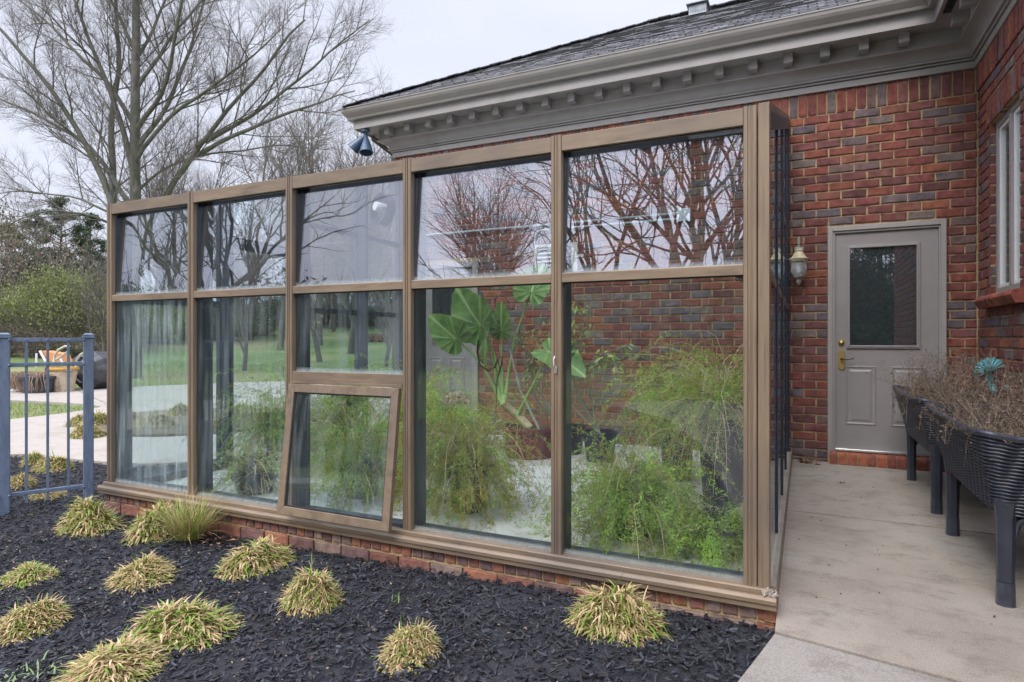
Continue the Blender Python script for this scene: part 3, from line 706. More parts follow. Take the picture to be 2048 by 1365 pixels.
m = MB(); m.lathe([(0, 2.15), (.008, 2.148), (.013, 2.13), (.012, 2.09), (.008, 2.07), (.012, 2.055), (.03, 2.04), (.03, 2.034)], lc, 14)
for k in range(10):
    a = k*2*pi/10; m.add([(lc[0]+.008*cos(a-.6), lc[1]+.008*sin(a-.6), 2.045), (lc[0]+.008*cos(a+.6), lc[1]+.008*sin(a+.6), 2.045), (lc[0]+.034*cos(a), lc[1]+.034*sin(a), 2.078)], [(0, 1, 2)])
m.build('pineapple_finial', M_verd, lt)
m = MB(); m.tube([(.0-.05, YW-.14, 2.02), (-.05, YW-.09, 2.06), (-.05, YW-.05, 2.03), (-.05, YW-.01, 2.0)], .011, 8); m.box(-.09, -.01, YW-.03, YW-.001, 1.93, 2.07); m.build('bracket', M_verd, lt, bevel=.004)
m = MB(); m.lathe([(0, 1.90), (.016, 1.90), (.016, 1.86), (.022, 1.85), (.024, 1.82), (.016, 1.80), (0, 1.795)], lc, 14); m.build('bulb', surf('frosted bulb', [(.7,.7,.7),(.8,.8,.8)], 3, .2), lt, smooth=True)
# ------------------------------------------------------------------ greenhouse
gh = thing('greenhouse', 'bronze framed lean-to glass greenhouse against the brick house', 'greenhouse', (-2.4, YF, 0))
px2x = lambda px: at(px, 678, YF)[0]
PW = .056
posts = [px2x(213)+PW/2, px2x(380), px2x(577), px2x(813), px2x(1112), px2x(1500)]
ZT = 2.193
fnd = MB()
xa, xb = posts[0]-.05, XS+.028
lay(fnd, (0, YF-.005, 0), (1, 0, 0), (0, -1, 0), [(xa+i*.0715, min(xa+i*.0715+.060, xb), -.033+rng.normal(0, .0015), .026) for i in range(int((xb-xa)/.0715)+1) if xa+i*.0715+.02 < xb], depth=.05)
lay(fnd, (0, YF-.012, 0), (1, 0, 0), (0, -1, 0), [(xa+i*.208-.04*0, min(xa+i*.208+.196, xb), -.118, -.046+rng.normal(0, .0015)) for i in range(int((xb-xa)/.208)+1)], depth=.04)
lay(fnd, (xb, YF-.005, 0), (0, 1, 0), (1, 0, 0), [(0, .3, -.033, .026), (0, .3, -.118, -.046), (0, .3, -.2, -.13)], depth=.05)
lay(fnd, (0, YF-.005, 0), (1, 0, 0), (0, -1, 0), [(xa+i*.208-.1, min(xa+i*.208+.096, xb), -.205, -.13) for i in range(1, int((xb-xa)/.208)+2)], depth=.05)
lay(fnd, (xa, YF, 0), (0, 1, 0), (-1, 0, 0), courses(0, YW-YF, -.12, .026, h=.075, zbase=-.12), depth=.05)
fb = fnd.build('foundation_brickwork', M_brick_base, gh)
m = MB(); m.box(xa+.012, xb-.012, YF+.004, YW-.02, -.3, .018); m.build('foundation_wall', M_mortar, gh)
m = MB(); m.box(xa+.1, xb-.05, YF+.15, YW-.02, .0185, .024); structure_floor = m.build('floor_slab', M_floor, gh)
# lower sill, a stepped extrusion, then the seating plate the glass stands on
s = MB()
sp_ = [(-.042, .030), (-.042, .052), (-.050, .056), (-.050, .074), (-.036, .084), (.10, .084), (.10, .030)]
s.prism(sp_, (0, YF, 0), (0, 1, 0), (0, 0, 1), (1, 0, 0), xa-.012, xb+.0)
s.prism([(-.018, .085), (-.018, .104), (-.012, .108), (.09, .108), (.09, .085)], (0, YF, 0), (0, 1, 0), (0, 0, 1), (1, 0, 0), xa+.004, XS)
s.build('sill', M_bz_h, gh, bevel=.0015)
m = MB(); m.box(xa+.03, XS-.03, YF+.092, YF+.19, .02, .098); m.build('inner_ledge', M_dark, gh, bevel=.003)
def cap(mb, xc, z0_, z1_, y0=YF, wd=PW):   # fluted mullion cap
    h = wd/2
    pr = [(-h, .03), (-h, .004), (-h+.003, 0), (-.011, 0), (-.009, .005), (-.004, .005), (-.003, .0), (.003, 0), (.004, .005), (.009, .005), (.011, 0), (h-.003, 0), (h, .004), (h, .03)]
    mb.prism(pr, (xc, y0, 0), (1, 0, 0), (0, 1, 0), (0, 0, 1), z0_, z1_)
for i, xc in enumerate(posts):
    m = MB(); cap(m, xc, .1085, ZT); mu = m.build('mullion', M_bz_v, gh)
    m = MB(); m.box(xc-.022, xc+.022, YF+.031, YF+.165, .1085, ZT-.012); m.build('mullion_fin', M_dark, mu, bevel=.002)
# corner post assembly on the right and its caulked foot
m = MB(); xc0 = posts[-1]+PW/2+.004
m.prism([(0, .003), (.004, 0), (XS-xc0-.003, 0), (XS-xc0, .004), (XS-xc0, .07), (0, .07)], (xc0, YF, 0), (1, 0, 0), (0, 1, 0), (0, 0, 1), .1085, ZT-.004)
m.build('corner_post', M_bz_v, gh)
m = MB(); th = rng.uniform(0, 1, (60, 3))
for t in th: 
    c = np.array([XS-.03+.055*t[0], YF-.03+.05*t[1], .086+.022*t[2]*(1-abs(t[0]-.5))]); m.obox(c, rng.normal(0, .0035, 3), rng.normal(0, .0035, 3), rng.normal(0, .003, 3))
m.build('caulk', M_caulk, gh)
ZR0, ZR1 = 1.460, 1.507; ZH0, ZH1 = 2.113, 2.188
def pane(x0, x1, z0_, z1_, mat, tilt=0., y=YF+.035, t=.006, yaw=0.):
    p = MB(); dz = (z1_-z0_); dy = dz*math.tan(radians(tilt)); dx = (x1-x0)/2*math.tan(radians(yaw))
    v = []
    for yy in (y-dy/2, y-dy/2+t):
        v += [(x0, yy-dx, z0_), (x1, yy+dx, z0_), (x1, yy+dy+dx, z1_), (x0, yy+dy-dx, z1_)]
    p.add(v, [(0, 1, 2, 3), (7, 6, 5, 4), (0, 4, 5, 1), (1, 5, 6, 2), (2, 6, 7, 3), (3, 7, 4, 0)])
    o = p.build('glass_pane', mat, gh)
    # put the pane's own origin at its foot so its grime line follows it
    off = Vector((x0, y, z0_)) - Vector(gh.location)
    o.data.transform(Matrix.Translation(-off)); o.location = off
    return o
ups = [M_glass_wavy, M_glass_wavy, M_glass_up3, M_glass_up, M_glass_up]
los = [M_glass_dirty, M_glass_mid, M_glass_mid, M_glass, M_glass]
for i in range(5):
    a = posts[i]+PW/2; b = posts[i+1]-PW/2; jy = .001*(i % 2)
    r = MB(); r.prism([(0, 0), (0, ZR1-ZR0-.004), (.004, ZR1-ZR0), (.03, ZR1-ZR0), (.03, 0)], (0, YF+.004, ZR0), (0, 1, 0), (0, 0, 1), (1, 0, 0), a+.0005, b-.0005); r.build('rail', M_bz_h, gh, bevel=.0015)
    r = MB(); r.box(a+.0005, b-.0005, YF+.003, YF+.020, ZH0, ZH1); r.box(a+.002, b-.002, YF+.10, YF+.16, ZH0+.035, ZH1-.03); r.build('header', M_bz_h, gh, bevel=.002)
    g = MB(); g.box(a, b, YF+.022, YF+.030, ZH0-.003, ZH0+.02); g.build('gasket', M_black, gh); g = MB(); g.box(a, b, YF+.022, YF+.030, ZR0-.006, ZR0); g.build('gasket', M_black, gh)
    tl = [2.2, 2.6, 2.7, 2.7, 2.7][i]
    pane(a, b, ZR1, ZH0+.03, ups[i], tl, y=YF+.046)
    if i == 2:
        r = MB(); r.box(a+.0005, b-.0005, YF+.004, YF+.034, .922, .978); r.box(a+.0005, b-.0005, YF-.004, YF+.02, .9045, .9215); r.build('rail', M_bz_h, gh, bevel=.002)
        pane(a, b, .978, ZR0, los[i], .3)
    else:
        pane(a, b, .108, ZR0, los[i], .25 if i < 4 else -.1)
# little corner braces under the rail
for i, s_ in ((1, 1), (1, 0), (2, 1), (4, 1), (4, 0)):
    xq = posts[i]+PW/2 if s_ else posts[i+1]-PW/2; sg = 1 if s_ else -1
    m = MB(); m.add([(xq, YF+.028, ZR0), (xq+sg*.05, YF+.028, ZR0), (xq, YF+.028, ZR0-.025), (xq, YF+.032, ZR0), (xq+sg*.05, YF+.032, ZR0), (xq, YF+.032, ZR0-.025)], [(0, 1, 2), (5, 4, 3)], [(0, 1, 4, 3), (1, 2, 5, 4), (2, 0, 3, 5)])
    m.build('corner_gusset', M_dark, gh)
# screws at mullion feet
for xc in posts:
    m = MB(); m.lathe([(0, 0), (.004, 0), (.005, .002)], (0, 0, 0), 10); v_ = np.vstack(m.v); m.v = [np.stack([v_[:, 0]+xc, -v_[:, 2]+YF-.0165, v_[:, 1]+.095], -1)]; m.build('screw', M_black, gh)
# awning vent, propped open at the foot
al = math.atan(.095/.78); hx0, hx1 = posts[2]+PW/2-.004, posts[3]-PW/2-.008; hz = .902; hy = YF-.012; LL = .785
dn = np.array([0, -sin(al), -cos(al)]); nn = np.array([0, -cos(al), sin(al)])
O = np.array([0, hy, hz])
def ob(mb, xa_, xb_, w0, w1, t0, t1):
    c = O+np.array([(xa_+xb_)/2, 0, 0])+dn*(w0+w1)/2+nn*(t0+t1)/2
    mb.obox(c, ((xb_-xa_)/2, 0, 0), dn*(w1-w0)/2, nn*(t1-t0)/2)
fw = .050
awn = MB()
def mitred(mb, w0, w1, x0, x1, f_, t0, t1):
    o_ = [(x0, w0), (x1, w0), (x1, w1), (x0, w1)]; i_ = [(x0+f_, w0+f_), (x1-f_, w0+f_), (x1-f_, w1-f_), (x0+f_, w1-f_)]
    for k in range(4):
        k2 = (k+1) % 4; quad = [o_[k], o_[k2], i_[k2], i_[k]]
        V = [O+np.array([x, 0, 0])+dn*w_+nn*t for t in (t0, t1) for x, w_ in quad]
        mb.add(V, [(0, 1, 2, 3), (7, 6, 5, 4), (0, 4, 5, 1), (1, 5, 6, 2), (2, 6, 7, 3), (3, 7, 4, 0)])
mitred(awn, 0, LL, hx0, hx1, fw, -.02, .012)
av = awn.build('vent_window', M_bz_n, gh, bevel=.0025)
m = MB(); mitred(m, fw, LL-fw, hx0+fw, hx1-fw, .008, -.012, .004); m.build('gasket', M_black, av)
m = MB(); ob(m, hx0+fw+.008, hx1-fw-.008, fw+.008, LL-fw-.008, -.006, 0); m.build('glass_pane', M_glass_mid, av)
m = MB(); m.box(hx0+.01, hx1+.008, YF+.02, YF+.034, .0845+.0245, .13); m.build('vent_stop', M_dark, gh)
# latch on the fifth mullion
lz = at(1112, 735, YF)[2]; m = MB(); m.box(posts[4]-.008, posts[4]+.008, YF-.006, YF-.0005, lz-.03, lz+.005)
m.tube([(posts[4], YF-.008, lz-.005), (posts[4]-.004, YF-.02, lz+.01), (posts[4]-.006, YF-.018, lz+.04), (posts[4]-.003, YF-.01, lz+.055)], .0035, 6); m.build('latch_hook', M_alu, gh)

# roof: rafters and panes
ZR = 3.36; RS = (ZR-ZT)/(YW-YF)
for i, xc in enumerate(posts + [XS-.02]):
    m = MB(); L_ = sqrt((YW-.02-YF-.03)**2+((YW-YF-.05)*RS)**2); y0, y1 = YF+.05, YW-.02
    zz = lambda y: ZT+(y-YF)*RS
    V = [(x, y, zz(y)+dz) for y in (y0, y1) for (x, dz) in ((xc-.022, -.12), (xc+.022, -.12), (xc+.022, -.036), (xc-.022, -.036))]
    m.add(V, [(0, 1, 2, 3), (7, 6, 5, 4), (0, 4, 5, 1), (1, 5, 6, 2), (2, 6, 7, 3), (3, 7, 4, 0)]); m.build('rafter', M_dark, gh)
for i in range(5):
    a = posts[i]+.005; b = posts[i+1]-.005
    p = MB(); V = [(x, y, ZT+(y-YF)*RS+dz) for dz in (-.034, -.028) for (x, y) in ((a, YF+.055), (b, YF+.055), (b, YW-.03), (a, YW-.03))]
    p.add(V, [(3, 2, 1, 0), (4, 5, 6, 7), (0, 1, 5, 4), (1, 2, 6, 5), (2, 3, 7, 6), (3, 0, 4, 7)]); p.build('roof_pane', M_glass_roof, gh)
m = MB(); m.box(xa+.05, XS, YW-.05, YW-.015, ZR-.11, ZR-.01); m.build('wall_plate', M_dark, gh)
# end walls
def endwall(xo, sgn, ys, mats, rail_from, outer, rails, pm, door=None):
    zz = lambda y: ZT+(y-YF)*RS
    pr_ = .008 if sgn > 0 else 0.; x_in, x_out = (xo-sgn*pr_, xo-sgn*.05)
    lo, hi = min(x_in, x_out), max(x_in, x_out)
    for k, y in enumerate(ys):
        m = MB(); m.box(lo-.0 if sgn > 0 else lo, hi, y-.03, y+.03, .0855, zz(y)-.02); 
        m.box(min(xo-sgn*.16, xo-sgn*.05), max(xo-sgn*.16, xo-sgn*.05), y-.024, y+.024, .0855, zz(y)-.03)
        m.box(min(xo-sgn*pr_, xo+sgn*(.012-pr_)), max(xo-sgn*pr_, xo), y-.014, y+.014, .0855, zz(y)-.02)
        m.build('end_post', outer, gh, bevel=.002)
    # raking top fascia
    m = MB(); V = [(x, y, zz(y)+dz) for y in (YF+.072, YW-.03) for (x, dz) in ((lo+.002, -.085), (hi+.004, -.085), (hi+.004, .008), (lo+.002, .008))]
    m.add(V, [(0, 1, 2, 3), (7, 6, 5, 4), (0, 4, 5, 1), (1, 5, 6, 2), (2, 6, 7, 3), (3, 7, 4, 0)]); m.build('raking_fascia', M_bz_h, gh)
    edges = [YF+.072]+list(ys)+[YW-.025]
    for k in range(len(edges)-1):
        a = edges[k]+(.0305 if k else .0); b = edges[k+1]-(.0305 if k < len(edges)-2 else 0)
        if b-a < .05: continue
        rl = rails if not (door == k) else [(2.0, 2.11), (2.35, 2.41)]
        cur = .0855; segs = []
        for (r0, r1) in rl:
            if r1 > zz(a)-.1: continue
            m = MB(); m.box(lo+.006, hi+.001 if sgn > 0 else hi-.004, a, b, r0, r1); m.build('end_rail', pm, gh, bevel=.002); segs.append((cur, r0)); cur = r1
        for (s0, s1) in segs:
            p = MB(); xg = hi-.0035 if sgn > 0 else (lo+hi)/2; p.box(xg-.003, xg+.003, a, b, s0, s1); p.build('glass_pane', mats, gh)
        p = MB(); xg = hi-.0035 if sgn > 0 else (lo+hi)/2
        V = [(x, y, z) for x in (xg-.003, xg+.003) for (y, z) in ((a, cur), (b, cur), (b, zz(b)-.085), (a, zz(a)-.085))]
        p.add(V, [(0, 1, 2, 3), (7, 6, 5, 4), (0, 4, 5, 1), (1, 5, 6, 2), (2, 6, 7, 3), (3, 7, 4, 0)]); p.build('glass_pane', mats, gh)
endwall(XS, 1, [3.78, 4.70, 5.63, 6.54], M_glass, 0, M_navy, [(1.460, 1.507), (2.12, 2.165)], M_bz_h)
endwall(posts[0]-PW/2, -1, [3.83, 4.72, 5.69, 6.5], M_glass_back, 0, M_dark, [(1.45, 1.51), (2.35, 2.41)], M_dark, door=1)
m = MB(); m.prism([(-.10, .0), (-.10, .084), (.0, .084), (.02, .07), (.026, .0)], (XS, 0, 0), (1, 0, 0), (0, 0, 1), (0, 1, 0), YF+.101, YW-.012)
m.build('side_sill', surf('grey side sill', [(.25,.215,.175),(.33,.29,.24),(.20,.17,.14)], 6, .6, .1, 40, stretch=(6, .8, 6)), gh, bevel=.002)
m = MB(); x0_ = posts[0]-PW/2; m.box(x0_-.03, x0_+.08, YF+.1, YW-.02, .027, .0845); m.build('side_sill', M_dark, gh, bevel=.002)

# ------------------------------------------------------------------ things fixed to the wall inside
M_conduit = surf('galvanised conduit', [(.42,.47,.50),(.55,.6,.62)], 12, .4, metallic=.3)
jb = at(1370, 432, YW); JX, JZ = jb[0], jb[2]
bx = thing('junction_box', 'square grey electrical box at the right end of the conduits', 'electrical box', (JX, YW, JZ))
m = MB(); m.box(JX-.06, JX+.06, YW-.065, YW-.001, JZ-.06, JZ+.06); m.box(JX-.066, JX+.066, YW-.071, YW-.0655, JZ-.066, JZ+.066); m.build('enclosure', M_conduit, bx, bevel=.004)
m = MB(); m.tube([(JX-.0, YW-.03, JZ-.06), (JX, YW-.03, JZ-.10)], .022, 10); m.build('cord_grip', M_dark, bx)
for (zz_, xend, drop, lab) in ((JZ+.028, at(840, 465, YW)[0], False, 'long straight upper conduit running left from the junction box'), (JZ-.03, -2.84, True, 'lower conduit bending down beside the louvre vent')):
    pts = [(JX-.06, YW-.03, zz_), (xend+.12, YW-.03, zz_+.0)]
    if drop: pts += [(xend+.05, YW-.03, zz_-.01), (xend+.012, YW-.03, zz_-.05), (xend, YW-.03, zz_-.12), (xend, YW-.03, 1.9)]
    else: pts += [(xend, YW-.03, zz_)]
    m = MB(); m.tube(pts, .012, 8); tag(m.build('conduit', M_conduit, smooth=True, origin=(JX, YW, zz_)), lab, 'conduit', 'conduits on the greenhouse back wall')
# louvre vent
l0, l1 = at(1075, 515, YW)[0]-.03, at(1157, 515, YW)[0]; lz0, lz1 = 1.93, 2.27
lv = thing('louvre_vent', 'cream framed louvre vent on the brick wall behind the elephant ear', 'vent', ((l0+l1)/2, YW, lz0))
M_creamv = surf('cream vent paint', [(.5,.49,.44),(.6,.59,.54)], 5, .5)
m = MB(); f = .03; y0, y1 = YW-.04, YW-.0015
m.box(l0, l0+f, y0, y1, lz0, lz1); m.box(l1-.075, l1, y0, y1, lz0, lz1); m.box(l0+f, l1-.075, y0, y1, lz1-f, lz1); m.box(l0+f, l1-.075, y0, y1, lz0, lz0+f); m.build('vent_frame', M_creamv, lv, bevel=.002)
for k in range(6):
    z = lz0+.05+k*.048; m = MB(); m.obox(((l0+f+l1-.075)/2, YW-.02, z), ((l1-.075-l0-f)/2, 0, 0), (0, .014, .012), (0, -.001, .0015)); m.build('louvre_blade', M_creamv, lv)
m = MB(); m.box(l0+f, l1-.075, YW-.004, YW-.0018, lz0+f, lz1-f); m.build('vent_back', M_black, lv)
m = MB(); m.box(l1-.05, l1+.08, YW-.05, YW-.0415, (lz0+lz1)/2, (lz0+lz1)/2+.03); m.build('catch', M_creamv, lv, bevel=.002)
# circulation fan under the roof
fc = at(765, 420, 5.2)
fan = thing('circulation_fan', 'round dark fan with white motor hung under the greenhouse roof', 'fan', tuple(fc+[0, 0, .35]))
m = MB(); prof = [(.16, -.05), (.17, -.05), (.17, .05), (.16, .05)]; th_ = 32
ax = np.array([.35, .93, -.1]); ax /= np.linalg.norm(ax); aa = np.cross(ax, (0, 0, 1)); aa /= np.linalg.norm(aa); bb = np.cross(ax, aa)
def disc(mb, prof, c, k=32):
    th = np.arange(k)*2*pi/k; p = np.array(prof); V = np.array(c)+p[:, None, :1]*(np.cos(th)[None, :, None]*aa+np.sin(th)[None, :, None]*bb)+p[:, None, 1:]*ax
    i = np.arange(len(p)-1)[:, None]*k; j = np.arange(k)[None, :]; j2 = (j+1) % k; mb.add(V.reshape(-1, 3), np.stack([i+j, i+j2, i+k+j2, i+k+j], -1).reshape(-1, 4))
disc(m, prof, fc); m.build('shroud', M_black, fan)
m = MB()
for q in range(4):
    a = q*pi/2+.4; d1 = cos(a)*aa+sin(a)*bb; d2 = -sin(a)*aa+cos(a)*bb
    m.add([fc+d1*.03-d2*.02, fc+d1*.03+d2*.02+ax*.01, fc+d1*.15+d2*.06+ax*.03, fc+d1*.15-d2*.05-ax*.02], [(0, 1, 2, 3)])
m.build('fan_blades', surf('dark blades', [(.02,.02,.025),(.04,.04,.05)], 5, .4), fan)
m = MB(); disc(m, [(0, -.11), (.045, -.11), (.05, -.09), (.05, .04), (0, .05)], fc+[.02, 0, .01], 20); m.build('motor', M_white, fan, smooth=False)
m = MB(); m.tube([fc+bb*-.0+[0, 0, .16], fc+[0, 0, .30], fc+[0, 0, .36]], .01, 6)
for s_ in (-1, 1): m.tube([fc-ax*.06*s_*0+aa*.165, fc+aa*.0-ax*.05], .006, 5); m.tube([fc-aa*.165, fc-ax*.05], .006, 5)
m.build('hanger', M_black, fan)

# ------------------------------------------------------------------ fence
M_fence = surf('blue grey fence metal', [(.075,.105,.16),(.13,.17,.24),(.09,.12,.18),(.22,.27,.34)], 9, .42, .15, 60, stretch=(2, 2, .5), lo=.28, hi=.8)
P0 = np.array([-5.10, 2.93]); P1 = np.array([-5.335, 2.475]); dv = (P1-P0)/np.linalg.norm(P1-P0)
fence = thing('metal_fence', 'blue grey picket fence with capped posts and round rivets left of the greenhouse', 'fence', (*P1, -.1))
fp = [P0, P1, P1+dv*2.45, P1+dv*4.9]
nv_ = np.array([-dv[1], dv[0]])
for p in fp:
    m = MB(); h = .034
    m.obox((p[0], p[1], .53), (*(dv*h), 0), (*(nv_*h), 0), (0, 0, .655)); po = m.build('post', M_fence, fence, bevel=.005)
    m = MB(); m.obox((p[0], p[1], 1.192), (*(dv*.040), 0), (*(nv_*.040), 0), (0, 0, .009)); m.obox((p[0], p[1], 1.207), (*(dv*.037), 0), (*(nv_*.037), 0), (0, 0, .006))
    m.add([(p[0]+sx*dv[0]*.036+sy*nv_[0]*.036, p[1]+sx*dv[1]*.036+sy*nv_[1]*.036, 1.2135) for sx, sy in ((-1, -1), (1, -1), (1, 1), (-1, 1))]+[(p[0]+sx*dv[0]*.02+sy*nv_[0]*.02, p[1]+sx*dv[1]*.02+sy*nv_[1]*.02, 1.224) for sx, sy in ((-1, -1), (1, -1), (1, 1), (-1, 1))], [(0, 1, 5, 4), (1, 2, 6, 5), (2, 3, 7, 6), (3, 0, 4, 7), (4, 5, 6, 7)])
    m.build('post_cap', M_fence, fence, bevel=.003)
for a, b in zip(fp[:-1], fp[1:]):
    Ls = np.linalg.norm(b-a); mid = (a+b)/2
    for z in (1.172, .985, .022):
        m = MB(); m.obox((*mid, z), (*(dv*(Ls/2-.034)), 0), (*(nv_*.013), 0), (0, 0, .0145)); m.build('rail', M_fence, fence, bevel=.002)
    n = int(round(Ls/.13))-1
    for k in range(1, n+1):
        p = a+dv*Ls*k/(n+1)
        m = MB(); m.obox((*p, .56), (*(dv*.009), 0), (*(nv_*.009), 0), (0, 0, .611)); pk = m.build('picket', M_fence, fence, bevel=.0015)
    m = MB()
    for k in range(0, n+2):
        p = a+dv*Ls*k/(n+1)
        if k == 0: p = p+dv*.03
        if k == n+1: p = p-dv*.03
        for z in (1.172, .985, .022):
            for sg in (1, -1):
                o = .014 if 0 < k <= n else .0375
                c = np.array([*(p-nv_*sg*o), z]); r_ = .007 if 0 < k <= n else .010
                for t in range(8):
                    pass
                th = np.arange(8)*pi/4
                V = [c+np.array([*(dv*r_*cos(t)), r_*sin(t)]) for t in th]+[c+np.array([*(-nv_*sg*.004+dv*r_*.5*cos(t)), r_*.5*sin(t)]) for t in th]
                m.add(V, [(i, (i+1) % 8, (i+1) % 8+8, i+8) for i in range(8)], [list(range(8, 16))])
    m.build('rivets', M_fence, fence)
# ------------------------------------------------------------------ plants: shared builders
def ribbons(mb, base, dirs, up, Ln, W, droop, seg=3, taper=True):
    """n blades: base (n,3), horizontal dirs (n,3), up tilt (n,), length, width, droop"""
    n = len(base); t = np.linspace(0, 1, seg+1)
    side = np.stack([-dirs[:, 1], dirs[:, 0], np.zeros(n)], -1)
    rows = []
    for k, tk in enumerate(t):
        el = up - droop*tk
        if k == 0: p = base.copy()
        else: p = p + (Ln/seg)[:, None]*(dirs*np.cos(el)[:, None] + np.array([0, 0, 1])*np.sin(el)[:, None])
        w_ = W*(1-tk**3*.85 if taper else 1)
        rows.append((p-side*w_[:, None], p+side*w_[:, None]))
    V = np.stack([x for r in rows for x in r], 1)
    F = np.array([(2*k, 2*k+1, 2*k+3, 2*k+2) for k in range(seg)])
    mb.add(V.reshape(-1, 3), (F[None]+np.arange(n)[:, None, None]*V.shape[1]).reshape(-1, 4))
TAN = [(.42,.32,.18),(.50,.40,.25),(.36,.25,.13)]
M_straw = surf('straw blades', [(.36,.235,.105),(.56,.41,.22),(.45,.31,.16),(.32,.29,.07),(.64,.49,.30),(.50,.35,.18),(.22,.28,.05),(.26,.17,.08)], 30, .7, island=True, mottle=.2, trans=.15)
M_greenbl = surf('green blades', [(.12,.23,.03),(.20,.33,.04),(.30,.42,.07),(.15,.27,.03)], 30, .6, island=True, mottle=.15, trans=.25)
def clump(seed, R=1., hgt=.8, dense=1500, greenfrac=.3):
    """unit clump about 2R wide (metres at scale 1 = .15 radius)"""
    r = np.random.default_rng(seed); out = []
    for frac, lenmul in ((1-greenfrac, 1.), (greenfrac, 1.05)):
        n = int(dense*frac); a = r.uniform(0, 2*pi, n); rr = np.sqrt(r.random(n))*.125*R
        base = np.stack([rr*np.cos(a)*1.15, rr*np.sin(a)*.9, np.zeros(n)-.01], -1)
        a2 = a + r.normal(0, 1.3, n); d = np.stack([np.cos(a2), np.sin(a2), np.zeros(n)], -1)
        lift = 1.2-.85*(rr/(.125*R)) + r.normal(0, .42, n)
        Ln = r.uniform(.026, .076, n)*lenmul*(1-.15*rr/(.125*R))*hgt*1.25; W = r.uniform(.0020, .0046, n)
        base[:, 2] += .095*hgt*(1-(rr/(.125*R))**2)*r.random(n)**.35*(1+.3*np.sin(a*2+seed)); base[:, 0] += .02*np.sin(base[:, 2]*20+seed)
        mb = MB(); ribbons(mb, base, d, lift, Ln, W, r.uniform(.6, 2.6, n)); out.append(mb)
    return out
protos = []
for s_, gf, hg in ((1, .16, 1.0), (2, .26, .95), (3, .09, .9), (4, .34, .8)):
    a, b = clump(s_, 1, hg, 3600, gf); protos.append((a, b))
def clump_mesh(i):
    a, b = protos[i]; m1 = a.build('x', M_straw); m2 = b.build('x', M_greenbl); md = (m1.data, m2.data)
    bpy.data.objects.remove(m1); bpy.data.objects.remove(m2); return md
cm = [clump_mesh(i) for i in range(4)]
GRP = 'clumps of half dead lilyturf in the mulch'
CL = [ # px centre, px foot, px width, prototype, height factor, label
 (175, 1068, 138, 1, 1.25, 'yellowing lilyturf clump close below the right fence post'),
 (318, 1080, 150, 1, 1.05, 'lower flatter lilyturf clump touching the tall grass tuft'),
 (52, 1168, 125, 3, .75, 'low lilyturf clump with fresh green tips at the left edge, middle row'),
 (285, 1172, 150, 2, .8, 'flat pale lilyturf clump in the middle of the mulch, left of the brick base clump'),
 (505, 1148, 145, 0, .95, 'lilyturf clump nearest the brick base below the awning window'),
 (628, 1220, 148, 0, 1.25, 'round domed lilyturf clump alone in the open mulch left of centre'),
 (60, 1270, 165, 2, .9, 'bushy tan lilyturf clump at the left edge below the green tipped one'),
 (358, 1288, 205, 1, .9, 'widest lilyturf clump, tan with long green blades, at lower left'),
 (228, 1362, 225, 2, .75, 'tan lilyturf clump cut by the bottom edge of the photo'),
 (820, 1322, 140, 2, 1.25, 'small domed lilyturf clump at bottom centre'),
 (1222, 1268, 190, 0, 1.15, 'large lilyturf clump in front of the widest glass bay, nearest the walkway'),
 (68, 932, 62, 1, 1.0, 'small lilyturf clump behind the fence nearest the path'),
 (112, 946, 78, 0, 1.0, 'lilyturf clump behind the third fence picket'),
 (42, 976, 66, 2, 1.0, 'tan lilyturf clump behind the fence beside the left post'),
 (95, 1000, 82, 2, .45, 'flat sparse lilyturf clump behind the bottom fence rail')]
for i, (px, py, wpx, pr, hf, lab) in enumerate(CL):
    p = gz(px, py-wpx*.10, -.1); p = gz(px, py-wpx*.10, float(zm(p[0], p[1]))); dep = p[0]*Dv[0]+p[1]*Dv[1]
    s_ = wpx/1227*dep/.355
    root = thing('lilyturf_clump', lab, 'grass clump', (p[0], p[1], float(zm(p[0], p[1]))), GRP)
    root.rotation_euler = (0, 0, i*1.9); root.scale = (s_*(1+.10*sin(i*2.1)), s_*(1-.08*sin(i*1.3)), s_*hf)
    for md, nm in zip(cm[pr], ('dry_blades', 'green_blades')):
        o = bpy.data.objects.new(nm, md); COL.objects.link(o); o.parent = root
# the island planting beyond the path
ISL = [(172, 868, 62, 'lilyturf clump on the island bed nearest the fence post'), (196, 848, 66, 'lilyturf clump on the island bed against the greenhouse corner'), (168, 846, 50, 'smaller lilyturf clump at the back of the island bed')]
for i in range(3):
    px, py, wpx, lab = ISL[i]; p = gz(px, py, -.05); dep = p[0]*Dv[0]+p[1]*Dv[1]; s_ = wpx/1227*dep/.30
    root = thing('lilyturf_clump', lab, 'grass clump', tuple(p), GRP); root.rotation_euler = (0, 0, i*2.1); root.scale = (s_, s_, s_*.9)
    for md, nm in zip(cm[i % 2], ('dry_blades', 'green_blades')):
        o = bpy.data.objects.new(nm, md); COL.objects.link(o); o.parent = root
# other clumps of the island, seen through the glass
for i, (x, y) in enumerate(((-7.3, 5.8), (-7.4, 6.9), (-8.4, 7.2), (-8.3, 5.7), (-9.2, 6.7), (-9.5, 6.0))):
    root = thing('lilyturf_clump', 'lilyturf clump on the island bed, seen dimly through the streaked glass', 'grass clump', (x, y, -.05), GRP); root.rotation_euler = (0, 0, i*1.3); root.scale = (1.6, 1.6, 1.5)
    for md, nm in zip(cm[i % 3], ('dry_blades', 'green_blades')):
        o = bpy.data.objects.new(nm, md); COL.objects.link(o); o.parent = root
